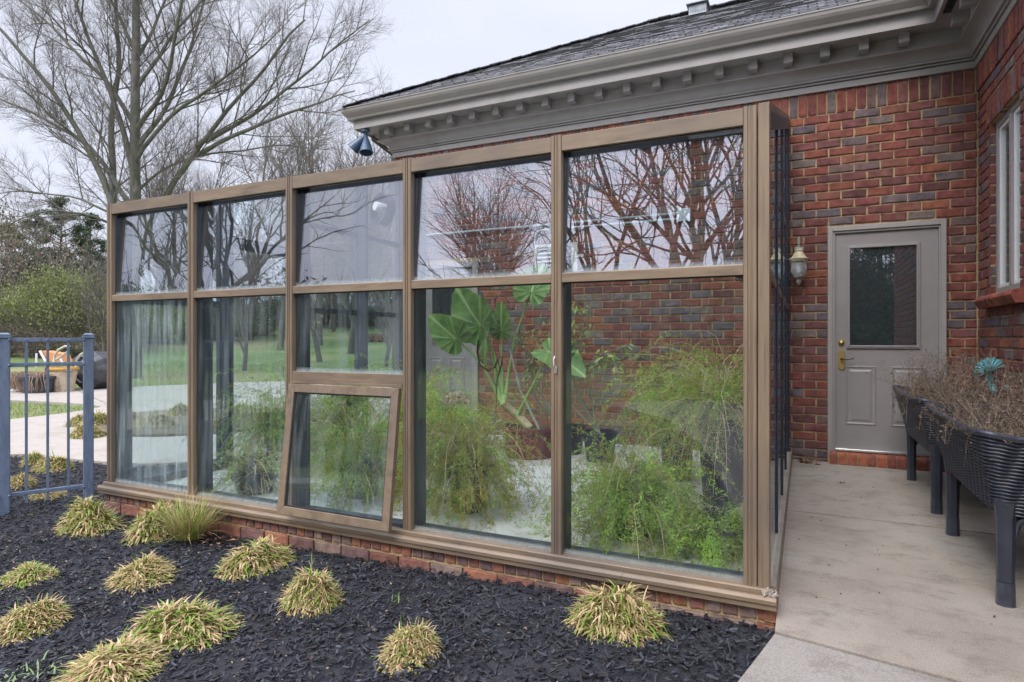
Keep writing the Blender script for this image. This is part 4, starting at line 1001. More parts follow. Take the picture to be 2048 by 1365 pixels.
# tall fine grass tuft by the brick base
p = gz(390, 1068, -.08); r = np.random.default_rng(5); n = 760
root = thing('grass_tuft', 'tall fine bladed grass tuft leaning on the brick base', 'grass tuft', (p[0], p[1], -.09))
a = r.uniform(0, 2*pi, n); rr = np.sqrt(r.random(n))*.10; base = np.stack([p[0]+rr*np.cos(a), p[1]-.05+rr*np.sin(a)*.7, np.full(n, -.09)], -1)
a2 = a+r.normal(0, .8, n); d = np.stack([np.cos(a2), np.sin(a2), 0*a2], -1)
for msk, mt, nm in ((np.arange(n) % 3 > 0, M_straw, 'dry_blades'), (np.arange(n) % 3 == 0, M_greenbl, 'green_blades')):
    m = MB(); k = msk.sum(); ribbons(m, base[msk], d[msk], r.normal(1.25, .22, k), r.uniform(.16, .34, k), r.uniform(.001, .0022, k), r.uniform(.2, 1.1, k), seg=4); m.build(nm, mt, root)
# a bright sprout, and seedlings at lower left
def sprout(px, py, n, L_, lab, mat, w_=.003, spread=.05):
    p = gz(px, py, -.09); r = np.random.default_rng(int(px)); p[2] = float(zm(p[0], p[1]))
    a = r.uniform(0, 2*pi, n); base = np.stack([p[0]+r.normal(0, spread*.3, n), p[1]+r.normal(0, spread*.3, n), np.full(n, p[2]-.005)], -1)
    m = MB(); ribbons(m, base, np.stack([np.cos(a), np.sin(a), 0*a], -1), r.uniform(.5, 1.4, n), r.uniform(.5, 1, n)*L_, np.full(n, w_), r.uniform(.4, 1.4, n)); 
    o = tag(m.build('seedling', mat, origin=tuple(p)), lab, 'seedling')
    if n > 20: o['kind'] = 'stuff'
sprout(797, 1203, 11, .06, 'bright green grass sprout alone in the mulch at centre', M_greenbl, .0016)
M_weed = surf('grey green weed', [(.14,.20,.08),(.22,.28,.14),(.18,.24,.10)], 30, .7, island=True)
sprout(50, 1350, 70, .06, 'grey green feathery weed in the bottom left corner of the mulch', M_weed, .003, .22)
sprout(62, 1025, 16, .035, 'tiny green seedling at the foot of the left fence post', M_greenbl, .002)
sprout(155, 1030, 12, .03, 'tiny green seedling just below the right fence post', M_greenbl, .002)

# lawn blades where the near lawn shows
def grass():
    r = np.random.default_rng(3); n = 260000
    x = r.uniform(-26, -4.5, n); y = r.uniform(2, 20, n)
    k = ~inpoly(x, y, PATH) & ~((x > -8.9) & (y < 6.6)); x, y = x[k], y[k]
    dep = x*Dv[0]+y*Dv[1]; lat = x*Rv[0]+y*Rv[1]; k = (lat/dep > -.88) & (lat/dep < -.1) & (r.random(len(x)) < np.clip(12/dep, 0, 1)**1.5); x, y = x[k], y[k]; n = len(x)
    a = r.uniform(0, 2*pi, n); base = np.stack([x, y, H(x, y)-.01], -1); m = MB()
    ribbons(m, base, np.stack([np.cos(a), np.sin(a), 0*a], -1), r.uniform(.8, 1.5, n), r.uniform(.04, .085, n), r.uniform(.004, .009, n), r.uniform(.1, .9, n), seg=1)
    stuff(m.build('lawn_grass', surf('grass blades', [(.10,.20,.045),(.16,.27,.06),(.22,.32,.10),(.12,.22,.05),(.30,.32,.14)], 3, .9, island=True, mottle=.2, trans=.2)), 'short green lawn grass beyond the garden path', 'grass')
grass()

# ------------------------------------------------------------------ bare trees
def grow(rnd, trunk, twigs, p, d, Ln, r0, lvl, cfg):
    nseg = cfg['seg'][lvl]; pts = [np.array(p, float)]; dd = np.array(d, float); rad = [r0]
    for k in range(nseg):
        dd = dd + rnd.normal(0, cfg['wob'][lvl], 3) + np.array([0, 0, cfg['up'][lvl]]); dd /= np.linalg.norm(dd)
        pts.append(pts[-1]+dd*Ln/nseg); rad.append(r0*(1-(k+1)/nseg*cfg['tap'][lvl]))
    (trunk if lvl <= cfg['cut'] else twigs).tube(pts, rad, cfg['sides'][lvl], caps=False)
    if lvl+1 < len(cfg['seg']): branch(rnd, trunk, twigs, np.array(pts), np.array(rad), Ln, lvl+1, cfg)
def branch(rnd, trunk, twigs, pts, rad, Ln, lvl, cfg, n=None, lo=None):
    n = n or cfg['n'][lvl]; m = len(pts)-1
    for k in range(n):
        t = (lo if lo is not None else cfg['lo'][lvl]) + (1-(lo if lo is not None else cfg['lo'][lvl]))*(k+rnd.random())/n
        f = t*m; i = min(int(f), m-1); q = pts[i]+(pts[i+1]-pts[i])*(f-i); r_ = rad[i]+(rad[i+1]-rad[i])*(f-i)
        ax = pts[i+1]-pts[i]; ax /= np.linalg.norm(ax)
        a = cfg['ang'][lvl]*rnd.uniform(.7, 1.25); v = rnd.normal(0, 1, 3); v -= ax*np.dot(v, ax); v /= np.linalg.norm(v)
        d = ax*cos(a)+v*sin(a); d[2] += cfg['lift'][lvl]; d /= np.linalg.norm(d)
        grow(rnd, trunk, twigs, q, d, cfg['len'][lvl]*rnd.uniform(.6, 1.15)*(1.15-.5*t), min(r_*.75, cfg['rad'][lvl]*rnd.uniform(.7, 1.2)), lvl, cfg)
M_bark = surf('mossy grey bark', [(.05,.05,.042),(.14,.13,.115),(.075,.09,.055),(.20,.185,.165)], 3.5, .95, .8, 30, stretch=(1, 1, .4))
M_twig = surf('grey brown twigs', [(.10,.088,.08),(.15,.133,.12),(.075,.066,.06)], 1.5, .9)
M_barkfar = surf('far bark', [(.07,.06,.052),(.13,.118,.105),(.085,.085,.062)], 2, .95)
def big_tree():
    rnd = np.random.default_rng(21); D = 20
    tr, tw = MB(), MB()
    limbs = [([(268,742),(269,560),(268,400),(270,200),(272,0),(276,-180),(280,-330)], .27, .07, 0),
     ([(264,600),(240,470),(212,365),(150,250),(60,120),(-50,10)], .17, .04, -1.5), ([(262,560),(232,440),(222,360),(228,250),(240,130),(234,0),(225,-160)], .17, .05, 1),
     ([(274,520),(300,440),(330,395),(385,312),(440,245),(520,140),(610,40)], .17, .035, -1), ([(385,312),(480,268),(600,218),(710,182)], .10, .02, -1.5),
     ([(272,300),(330,220),(385,90),(430,-80)], .11, .03, 1.5), ([(266,340),(230,200),(170,60),(110,-80)], .12, .03, -1),
     ([(266,420),(190,300),(80,230),(-70,170)], .11, .025, 1.2), ([(268,250),(200,150),(100,50),(-10,-40)], .10, .025, 2),
     ([(272,262),(335,170),(360,40),(375,-100)], .10, .03, -2), ([(272,180),(330,90),(400,0),(480,-80)], .09, .02, .5),
     ([(410,285),(520,225),(640,125),(740,40)], .09, .018, 1), ([(268,395),(330,330),(450,300),(560,290),(660,300)], .06, .015, 2),
     ([(246,470),(180,425),(90,418),(-10,470)], .06, .015, -2), ([(230,430),(150,395),(40,380),(-60,400)], .05, .012, 2),
     ([(268,330),(350,215),(470,150),(560,60)], .09, .02, -2.5), ([(272,120),(330,0),(400,-120)], .07, .02, 1), ([(268,100),(210,-20),(160,-130)], .07, .02, -1),
     ([(272,440),(350,400),(430,395),(540,420)], .04, .012, -1)]
    cfg = dict(seg=[0, 4, 4, 3, 2], wob=[0, .10, .13, .16, .2], up=[0, .05, .045, .03, .02], tap=[0, .8, .8, .8, .7], cut=1, sides=[0, 5, 4, 3, 3],
               n=[0, 0, 9, 8, 6], lo=[0, .1, .15, .12, .15], ang=[0, .75, .7, .65, .6], lift=[0, .25, .16, .1, .05], len=[0, 2.9, 1.35, .62, .34], rad=[0, .030, .0125, .0065, .005])
    for i, (pl, ra, rb, dz) in enumerate(limbs):
        pts = []
        nn_ = len(pl)
        for k, (a, b) in enumerate(pl): pts.append(along(a, b, D+dz*(k/(nn_-1)) + (0 if i in (0, 1, 2, 3) else (0 if pl[0][0] < 300 else -.3))))
        pts = np.array(pts); t = np.linspace(0, 1, nn_); tt = np.linspace(0, 1, nn_*3)
        P = np.stack([np.interp(tt, t, pts[:, j]) for j in range(3)], -1); P[1:-1] += rnd.normal(0, .05, (len(P)-2, 3))
        P[1:-1] = (P[:-2]+2*P[1:-1]+P[2:])/4
        if i == 0: P[0, 2] = H(P[0, 0], P[0, 1])-.1
        R_ = .8*np.interp(tt, t, np.linspace(ra, rb, nn_)); tr.tube(P, R_, 10, caps=False)
        Lt = np.linalg.norm(np.diff(P, axis=0), axis=1).sum()
        branch(rnd, tr, tw, P, R_, Lt, 1, cfg, n=max(4, int(Lt*1.45)), lo=.42 if i == 0 else .16)
    base = along(268, 742, D)
    t = thing('bare_tree', 'large bare multi-stemmed tree rising behind the left end of the greenhouse', 'tree', (base[0], base[1], float(H(base[0], base[1]))))
    tr.build('trunk', M_bark, t, smooth=True); tw.build('crown', M_twig, t)
    return t
big_tree()
def proto_tree(seed, h, style=0):
    rnd = np.random.default_rng(seed); tr, tw = MB(), MB()
    cfg = [dict(seg=[8, 5, 4, 3], wob=[.05, .12, .16, .2], up=[.02, .07, .06, .04], tap=[.85, .85, .8, .7], cut=1, sides=[8, 5, 3, 3], n=[0, 17, 9, 7], lo=[0, .25, .15, .15], ang=[0, .8, .7, .65], lift=[0, .2, .15, .1], len=[0, h*.42, h*.17, h*.085], rad=[0, h*.010, h*.0035, h*.0013]),
           dict(seg=[7, 6, 4, 3], wob=[.07, .15, .2, .22], up=[.02, .09, .05, .03], tap=[.8, .85, .8, .7], cut=1, sides=[8, 5, 3, 3], n=[0, 12, 10, 8], lo=[0, .18, .12, .1], ang=[0, .6, .75, .7], lift=[0, .25, .1, .05], len=[0, h*.6, h*.2, h*.09], rad=[0, h*.014, h*.004, h*.0014]),
           dict(seg=[6, 6, 5, 3], wob=[.05, .10, .14, .2], up=[.01, .04, .06, .05], tap=[.85, .85, .8, .7], cut=1, sides=[9, 6, 4, 3], n=[0, 11, 13, 12], lo=[0, .3, .12, .1], ang=[0, .55, .55, .6], lift=[0, .3, .15, .1], len=[0, h*.65, h*.28, h*.12], rad=[0, h*.017, h*.005, h*.0016]),
           dict(seg=[7, 8, 6, 4], wob=[.06, .14, .2, .25], up=[.01, .05, .06, .05], tap=[.85, .85, .8, .7], cut=2, sides=[10, 8, 5, 3], n=[0, 8, 8, 6], lo=[0, .25, .15, .1], ang=[0, .6, .6, .7], lift=[0, .25, .12, .05], len=[0, h*.62, h*.3, h*.11], rad=[0, h*.0085, h*.0036, h*.0014])][style]
    grow(rnd, tr, tw, (0, 0, -.2), (rnd.normal(0, .05), rnd.normal(0, .05), 1), h*[.9, .6, .45, .6][style], h*[.013, .015, .018, .014][style], 0, cfg)
    a = tr.build('trunk', M_barkfar, smooth=True); b = tw.build('crown', M_twig); md = (a.data, b.data); bpy.data.objects.remove(a); bpy.data.objects.remove(b); return md
PT = [proto_tree(1, 10, 0), proto_tree(2, 10, 1), proto_tree(3, 10, 2), proto_tree(4, 10, 1), proto_tree(5, 10, 0), proto_tree(6, 10, 3), proto_tree(7, 10, 3), proto_tree(8, 10, 3)]
def put_tree(pi_, x, y, s_, rz, lab, grp, tilt=(0, 0)):
    t = thing('bare_tree', lab, 'tree', (x, y, float(H(x, y))), grp); t.rotation_euler = (tilt[0], tilt[1], rz); t.scale = (s_, s_, s_)
    for md, nm in zip(PT[pi_], ('trunk', 'crown')):
        o = bpy.data.objects.new(nm, md); COL.objects.link(o); o.parent = t
    return t
# trees beyond the lawn: px of trunk, distance, scale
BT = [(488, 24, .62, 3, 0, 'slender bare tree standing on the lawn, seen in the second bay'), (770, 26, .66, 1, .12, 'leaning bare tree seen at the right of the third bay'),
 (640, 30, .95, 1, .08, 'tall leaning bare tree framed by the left of the third upper pane'), (700, 36, 1.2, 2, 0, 'bare tree behind the middle post of the far end wall'), (560, 38, 1.5, 4, 0, 'bare tree rising over the second bay header'),
 (420, 40, 1.5, 2, 0, 'bare tree rising directly over the post between the first two bays'), (205, 26, .55, 3, -.05, 'mossy ivy-covered small tree just left of the greenhouse corner'), (640, 42, 1.75, 0, 0, 'bare upright tree over the third bay header'), (735, 45, 1.95, 1, 0, 'bare tree just left of the floodlight'),
 (500, 46, 1.75, 0, 0, 'fine twigged bare tree above the second bay'), (790, 50, 2.1, 2, 0, 'bare tree whose top shows beside the house corner'), (340, 44, 1.5, 1, 0, 'bare tree behind the large multi-stemmed tree'), (585, 52, 1.9, 2, 0, 'far bare tree above the third post')]
for i, (px, D, s_, k, tl, lab) in enumerate(BT):
    q = along(px, 678, D); put_tree(k, q[0], q[1], s_, i*2.3, lab, 'bare trees beyond the lawn', (0, tl))
r = np.random.default_rng(77)
for i in range(36):
    px = r.uniform(-260, 900); D = r.uniform(54, 84); q = along(px, 678, D)
    put_tree(int(r.integers(0, 5)), q[0], q[1], r.uniform(.9, 1.5)*(.75 if px < 200 else 1.0), r.uniform(0, 6), 'far bare tree in the wood at the top of the lawn', 'bare trees of the far wood')
# trees behind the photographer: they show mirrored in the panes
def refl(px, T):
    d = _ray(px); return d[0]*T, 2*YF-d[1]*T
RT = [(1225, 19, 1.25, 5), (1310, 16, 1.25, 6), (1390, 15, 1.3, 7), (1480, 17, 1.35, 5), (1560, 19, 1.3, 6), (1020, 26, 1.25, 2), (262, 16, 1.1, 7), (335, 20, 1.2, 6), (450, 16, 1.15, 5), (470, 22, 1.1, 7), (1700, 18, 1.1, 1), (1850, 22, 1.2, 2)]
for i, (px, T, s_, k) in enumerate(RT):
    x, y = refl(px, T); put_tree(k, x, y, s_, i*1.7+.5, 'bare tree mirrored in the upper glass of the greenhouse', 'bare trees mirrored in the glass', (0, .06*((i % 3)-1)))
for i in range(44):
    px = r.uniform(-500, 1750); T = r.uniform(38, 52); x, y = refl(px, T)
    put_tree(int(r.integers(0, 5)), x, y, r.uniform(.5, .66), r.uniform(0, 6), 'far small tree of the wood behind the viewer, mirrored low in the glass', 'wood mirrored in the glass')
# ------------------------------------------------------------------ leafy masses
def leafmass(seed, blobs, n, size, aspect=.5, shell=.55):
    r = np.random.default_rng(seed); B = np.array(blobs, float); wts = B[:, 3]*B[:, 4]*B[:, 5]; wts /= wts.sum(); k = r.choice(len(B), n, p=wts)
    v = r.normal(0, 1, (n, 3)); v /= np.linalg.norm(v, axis=1, keepdims=True); rad = (shell+(1-shell)*r.random(n))[:, None]*(1+.18*np.sin(v[:, :1]*9+k[:, None])*np.cos(v[:, 2:]*8+v[:, 1:2]*7))
    c = B[k, :3]+v*rad*B[k, 3:6]; c[:, 2] = np.maximum(c[:, 2], .02)
    a = r.normal(0, 1, (n, 3)); a /= np.linalg.norm(a, axis=1, keepdims=True); b = np.cross(a, r.normal(0, 1, (n, 3))); b /= np.linalg.norm(b, axis=1, keepdims=True)
    s = size*r.uniform(.6, 1.3, (n, 1)); V = np.stack([c-a*s, c+b*s*aspect, c+a*s, c-b*s*aspect], 1); m = MB(); m.add(V.reshape(-1, 3), np.arange(4*n).reshape(-1, 4)); return m
def stems(seed, n, h, spread, rad=.012, wob=.12):
    r = np.random.default_rng(seed); m = MB()
    for k in range(n):
        a = r.uniform(0, 2*pi); el = r.uniform(.6, 1.4); d = np.array([cos(a)*cos(el)*spread, sin(a)*cos(el)*spread, sin(el)]); p = np.array([r.normal(0, .2)*spread, r.normal(0, .2)*spread, 0]); pts = [p]
        for q in range(5): d = d+r.normal(0, wob, 3)+[0, 0, -.03]; pts.append(pts[-1]+d*h*r.uniform(.7, 1.1)/5)
        m.tube(pts, [rad, rad*.8, rad*.65, rad*.5, rad*.35, rad*.2], 3, caps=False)
    return m
M_lf_yel = surf('spring shrub leaves', [(.12,.165,.045),(.18,.225,.06),(.235,.27,.085),(.16,.185,.07),(.27,.29,.12)], 3, .8, island=True, trans=.25)
M_lf_dk = surf('evergreen leaves', [(.03,.06,.03),(.05,.085,.04),(.075,.11,.055),(.045,.07,.045)], 3, .8, island=True, trans=.1)
M_lf_br = surf('brown brush leaves', [(.15,.11,.085),(.21,.16,.12),(.12,.10,.07),(.17,.17,.08)], 3, .9, island=True)
def shrub_proto(seed, h, wd, mat, n, size, brown=.0):
    r = np.random.default_rng(seed); bl = [(r.normal(0, wd*.42), r.normal(0, wd*.35), h*r.uniform(.15, .78), wd*r.uniform(.22, .42), wd*r.uniform(.22, .42), h*r.uniform(.14, .28)) for _ in range(16)]
    f = leafmass(seed, bl, n, size, .4, .35).build('x', mat); s = stems(seed, 220, h*1.02, 1.1, .018).build('x', M_twig)
    md = (f.data, s.data); bpy.data.objects.remove(f); bpy.data.objects.remove(s); return md
SP = {'yel': shrub_proto(1, 3.6, 3.4, M_lf_yel, 12000, .06), 'yel2': shrub_proto(2, 3.0, 3.8, M_lf_yel, 11000, .06), 'dk': shrub_proto(3, 3.6, 3.6, M_lf_dk, 12000, .08), 'br': shrub_proto(4, 3.2, 3.8, M_lf_br, 5000, .05)}
def put_shrub(kind, px, D, s_, rz, lab, sz=1.):
    q = along(px, 678, D); t = thing('shrub', lab, 'shrub', (q[0], q[1], float(H(q[0], q[1]))-.05), 'shrubs along the edge of the lawn'); t.rotation_euler = (0, 0, rz); t.scale = (s_, s_, s_*sz)
    for md, nm in zip(SP[kind], ('foliage', 'stems')):
        o = bpy.data.objects.new(nm, md); COL.objects.link(o); o.parent = t
SH = [('yel', 130, 31, 1.15, 1.25), ('yel2', 40, 33, 1.1, 1.1), ('yel', 195, 34, 1.1, 1.1), ('yel2', -60, 32, 1.2, 1.2), ('br', 80, 29.5, .62, .75), ('br', 0, 29, .7, .8), ('br', 160, 30, .6, .7), ('br', -90, 29, .8, .8),
      ('br', 20, 38, 1.7, 1.6), ('br', -80, 40, 1.8, 1.6), ('dk', 90, 42, 1.3, 1.5), ('yel', 300, 40, 1.05, .8), ('dk', 380, 44, 1.1, .8), ('yel2', 450, 46, 1.1, .8), ('dk', 520, 50, 1.2, .8), ('dk', 590, 58, 1.2, .7), ('dk', 655, 62, 1.2, .62), ('dk', 720, 62, 1.2, .6), ('dk', 790, 62, 1.2, .6), ('br', 560, 62, 1.6, 1), ('br', 700, 68, 1.8, 1.0), ('yel2', 250, 36, 1.1, .95), ('yel2', 165, 32, .8, .75)]
SHL = {'yel': 'yellow green spring shrub', 'yel2': 'spreading light green shrub', 'dk': 'dark evergreen shrub', 'br': 'brown leafless bramble'}
WH = lambda px: 'in front of the left fence post' if px < 20 else 'seen above the fence' if px < 170 else 'beside the greenhouse corner' if px < 230 else 'seen through the first bay' if px < 380 else 'seen through the second bay' if px < 577 else 'seen through the third bay'
for i, (k, px, D, s_, sz) in enumerate(SH):
    put_shrub(k, px, D, s_, i*1.1, SHL[k]+(' behind the bramble' if D > 35 and px < 230 else ' at the foot of the bank' if D < 30.5 else ' on the bank')+', '+WH(px), sz)
for i in range(52):  # continuous shrub row added behind the viewer to block sky mirrored in lower panes
    px = -500+i*44+r.uniform(-25, 25); T = r.uniform(31, 38); x, y = refl(px, T)
    t = thing('shrub', 'dark shrub added behind the viewer to keep mirrored sky out of the low glass', 'shrub', (x, y, float(H(x, y))), 'added shrubs blocking mirrored sky'); t.rotation_euler = (0, 0, i*1.); t.scale = (1.9, 1.9, 1.75)
    for md, nm in zip(SP['dk' if i % 2 else 'br'], ('foliage', 'stems')):
        o = bpy.data.objects.new(nm, md); COL.objects.link(o); o.parent = t
# cedars
def cedar(px, D, h, wd, seed, lab):
    q = along(px, 678, D); r = np.random.default_rng(seed); z = float(H(q[0], q[1])); t = thing('cedar_tree', lab, 'tree', (q[0], q[1], z), 'evergreen cedars')
    tr = MB(); tr.tube([(0, 0, -.2), (.1, 0, h*.5), (0, .1, h*.97)], [.2, .12, .03], 6); bl = []
    for k in range(70):
        f = r.uniform(.12, 1)**.9; a = r.uniform(0, 2*pi); rr = wd/2*(1-f)**.75*r.uniform(.5, 1.1)+.15; c = np.array([cos(a)*rr, sin(a)*rr, h*f+.1*rr]); tr.tube([(0, 0, h*f-.35*rr), c*[.6, .6, 1]-[0, 0, .12], c], [.05, .03, .012], 3, caps=False)
        bl.append((*c, r.uniform(.3, .65), r.uniform(.3, .65), r.uniform(.18, .4)))
    tr.v = [v+np.array([q[0], q[1], z]) for v in tr.v]; tr.build('trunk', M_barkfar, t)
    f = leafmass(seed, bl, 15000, .09, .3, .2); f.v = [v+np.array([q[0], q[1], z]) for v in f.v]; f.build('crown', M_lf_dk, t)
cedar(120, 44, 9.6, 6.5, 1, 'tallest dark cedar above the shrubs left of the greenhouse'); cedar(178, 48, 9.0, 5.5, 2, 'dark cedar closest to the greenhouse corner'); cedar(70, 50, 9.0, 6, 3, 'dark cedar at left behind the brown thicket')
cedar(20, 56, 9.0, 6, 4, 'dark cedar at the left edge of the photo')
# brown round shrub out on the lawn, seen through the third bay
q = gz(752, 690, .2); q = along(752, 690, 46); z = float(H(q[0], q[1]))
m = leafmass(9, [(0, 0, .3, 1.1, .8, .42), (.7, 0, .3, .8, .6, .35), (-.7, 0, .25, .7, .6, .3)], 3000, .06); m.v = [v+np.array([q[0], q[1], z]) for v in m.v]
tag(m.build('low_shrub', surf('russet shrub', [(.28,.16,.10),(.36,.22,.14),(.22,.13,.09)], 3, .9, island=True), origin=(q[0], q[1], z)), 'low russet shrub on the lawn, seen through the third bay', 'shrub')
for i, (px, T, h_) in enumerate(((1690, 26, 9), (1760, 29, 10), (1825, 27, 9.5), (1880, 30, 10), (1640, 30, 9))):
    d_ = _ray(px); x, y = d_[0]*T, 2*YW-d_[1]*T
    bl = []; rr_ = np.random.default_rng(90+i)
    for k in range(60):
        f = rr_.uniform(.1, 1); a = rr_.uniform(0, 2*pi); q_ = 2.9*(1-f)**.7*rr_.uniform(.4, 1.1)+.15; bl.append((cos(a)*q_, sin(a)*q_, h_*f, .7, .7, .45))
    t = thing('cedar_tree', 'dark cedar mirrored in the back door glass', 'tree', (x, y, -.14), 'cedars mirrored in the back door')
    m = leafmass(90+i, bl, 8000, .12, .3, .2); m.v = [v+np.array([x, y, -.14]) for v in m.v]; m.build('crown', M_lf_dk, t)
    m = MB(); m.tube([(x, y, -.3), (x, y, h_*.95)], [.2, .04], 6); m.build('trunk', M_barkfar, t)
# ------------------------------------------------------------------ asparagus ferns in pots
M_fern = surf('fern needles', [(.20,.35,.055),(.28,.45,.075),(.38,.55,.10),(.23,.39,.055),(.50,.56,.12),(.15,.28,.045)], 3, .7, island=True, trans=.35)
def patchy(m, amt=.55, sc=5.5):
    # patches of deeper and lighter growth within one plant
    N, L = m.node_tree.nodes, m.node_tree.links; P = N['Principled BSDF']; src = P.inputs['Base Color'].links[0].from_socket
    g = N.new('ShaderNodeNewGeometry'); n = N.new('ShaderNodeTexNoise'); n.inputs['Scale'].default_value = sc; n.inputs['Detail'].default_value = 2; L.new(g.outputs['Position'], n.inputs[0])
    mr = N.new('ShaderNodeMapRange'); mr.inputs[1].default_value = .36; mr.inputs[2].default_value = .64; mr.inputs[3].default_value = 1-amt; mr.inputs[4].default_value = 1+amt; L.new(n.outputs[0], mr.inputs[0])
    h = N.new('ShaderNodeHueSaturation'); L.new(src, h.inputs['Color']); L.new(mr.outputs[0], h.inputs['Value'])
    for lk in list(src.links):
        if lk.to_node != h: t = lk.to_socket; L.remove(lk); L.new(h.outputs[0], t)
patchy(M_fern)
M_fern_shade = surf('dark fern shade filler', [(.035,.05,.02),(.07,.06,.03),(.05,.07,.025),(.10,.075,.045)], 3, .9, island=True)  # dark leaf filler, its colour standing in for shade deep in the ferns
M_ferny = surf('yellowing fern needles', [(.26,.33,.05),(.40,.38,.06),(.50,.34,.05),(.24,.32,.06),(.38,.25,.07)], 3, .7, island=True, trans=.35)
M_fernd = surf('dry fern stems', [(.50,.36,.22),(.62,.48,.32),(.42,.30,.19),(.55,.42,.26)], 3, .9, island=True)
M_pot = surf('black plastic pot', [(.012,.014,.02),(.03,.033,.045)], 7, .5)
M_soil = surf('potting soil', [(.03,.022,.015),(.08,.06,.04)], 40, 1, 1, 60)
def fern_parts(seed, nst, R, up, drop, dry=0., yel=.0, needles=34, zmin=0.0):
    """arching stems carrying whorls of needles, around the origin at pot-rim height"""
    r = np.random.default_rng(seed); st, g, y, dr = MB(), MB(), MB(), MB()
    for k in range(nst):
        a = r.uniform(0, 2*pi); L_ = r.uniform(.4, 1.12); e = r.uniform(-.25, 1.35); isdry = r.random() < dry; isy = r.random() < yel
        d = np.array([cos(a)*cos(e), sin(a)*cos(e), sin(e)]); p = np.array([r.normal(0, .05), r.normal(0, .05), 0]); P = [p]; seg = 8; ln = L_*(R*1.5)/seg
        for q in range(seg):
            d = d + np.array([0, 0, -.16-.36*q/seg*drop]) + r.normal(0, .07, 3)*(1 if not isdry else 1.4); d /= np.linalg.norm(d)
            nxt = P[-1]+d*ln*np.array([1, 1, up]); nxt[2] = max(nxt[2], zmin+.01*r.random()); P.append(nxt)
        P = np.array(P); (dr if isdry else st).tube(P, np.linspace(.0026, .0012, seg+1) if isdry else np.linspace(.0016, .0006, seg+1), 3, caps=False)
        if isdry:
            for q in range(5):
                f = r.uniform(.3, 1)*seg; i = min(int(f), seg-1); b = P[i]; v = r.normal(0, .07, 3); dr.tube([b, b+v*.6+[0, 0, .01], b+v*1.2], .0009, 3, caps=False)
            continue
        nb = 19; fb = (np.arange(nb)+r.random(nb))/nb*.9+.08; f = fb*seg; i = np.minimum(f.astype(int), seg-1)
        b0 = P[i]+(P[i+1]-P[i])*(f-i)[:, None]; tn = P[i+1]-P[i]; tn /= np.linalg.norm(tn, axis=1, keepdims=True)
        v0 = r.normal(0, 1, (nb, 3)); v0 -= tn*(v0*tn).sum(1, keepdims=True); v0 /= np.linalg.norm(v0, axis=1, keepdims=True); v0 = v0*.8+tn*.7; v0 /= np.linalg.norm(v0, axis=1, keepdims=True)
        bl_ = (r.uniform(.03, .08, nb)*(1.1-.6*fb))[:, None, None]; m_ = 10; u = ((np.arange(m_)+r.random((nb, m_)))/m_)[..., None]
        b = b0[:, None]+v0[:, None]*bl_*u+np.array([0, 0, -.012])*u**2; v = r.normal(0, 1, (nb, m_, 3))*.75+v0[:, None]*.8; v /= np.linalg.norm(v, axis=-1, keepdims=True)
        s_ = np.cross(v, r.normal(0, 1, v.shape)); s_ /= np.linalg.norm(s_, axis=-1, keepdims=True)
        ll = r.uniform(.013, .026, (nb, m_, 1)); ww = r.uniform(.0014, .0026, (nb, m_, 1))
        V = np.stack([b-s_*ww*.4, b+v*ll*.5-s_*ww, b+v*ll, b+v*ll*.5+s_*ww], 2).reshape(-1, 4, 3); n = len(V)
        (y if isy else g).add(V.reshape(-1, 3), np.arange(4*n).reshape(-1, 4))
    return st, g, y, dr
def pot(root, c, r_, h, mat=None, z0=.026):
    m = MB(); m.lathe([(0, z0), (r_*.78, z0), (r_*.98, z0+h-.03), (r_*1.06, z0+h-.03), (r_*1.06, z0+h), (r_*.96, z0+h), (r_*.94, z0+h-.04), (0, z0+h-.04)], (c[0], c[1], 0), 28)
    p = m.build('pot', mat or M_pot, root, smooth=False); m = MB(); m.lathe([(r_*.93, z0+h-.038), (0, z0+h-.025)], (c[0], c[1], 0), 20); m.build('soil', M_soil, p); return p
def fern(x, y, ph, pr, lab, mat=None, **kw):
    t = thing('asparagus_fern', lab, 'potted fern', (x, y, .026), 'asparagus ferns in the greenhouse'); pot(t, (x, y), pr*.72, ph*.86, mat)
    kw['nst'] = int(kw['nst']*1.5); st, g, yy, dr = fern_parts(zmin=-ph+.01, **kw); off = np.array([x, y, ph])
    cr_ = leafmass(kw['seed']+200, [(0, 0, .02, kw['R']*.34, kw['R']*.34, .16), (0, 0, -.12, kw['R']*.30, kw['R']*.30, .20), (.1, -.06, -.2, kw['R']*.26, kw['R']*.26, min(.2, ph*.5))], 2200, .017, .22, .2)  # dark core added in the mound so its gaps look shaded
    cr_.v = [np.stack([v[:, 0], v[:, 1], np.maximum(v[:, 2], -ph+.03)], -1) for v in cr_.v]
    for mb, nm, mt in ((cr_, 'shade_filler', M_fern_shade), (st, 'stems', M_ferny), (g, 'foliage', M_fern), (yy, 'yellow_foliage', M_ferny), (dr, 'dry_stems', M_fernd)):
        if mb.v:
            mb.v = [v+off for v in mb.v]
            # keep the growth behind the panes
            mb.v = [np.stack([np.clip(v[:, 0], posts[0]+.05, XS-.08), np.maximum(v[:, 1], YF+.10+.0*v[:, 1]), v[:, 2]], -1) for v in mb.v]
            mb.build(nm, mt, t)
fern(-4.20, 4.05, .40, .20, 'bushy green asparagus fern in a black pot, in the second bay from the left', seed=1, nst=230, R=.60, up=1.1, drop=.9, dry=.14, yel=.24)
fern(-4.30, 5.0, .50, .2, 'asparagus fern at the far left, behind the second bay fern', seed=2, nst=120, R=.5, up=1.1, drop=1, dry=.1, yel=.1)
fern(-2.95, 3.60, .27, .2, 'dense asparagus fern seen through the open vent window', seed=3, nst=200, R=.52, up=.95, drop=1.0, dry=.2, yel=.28)
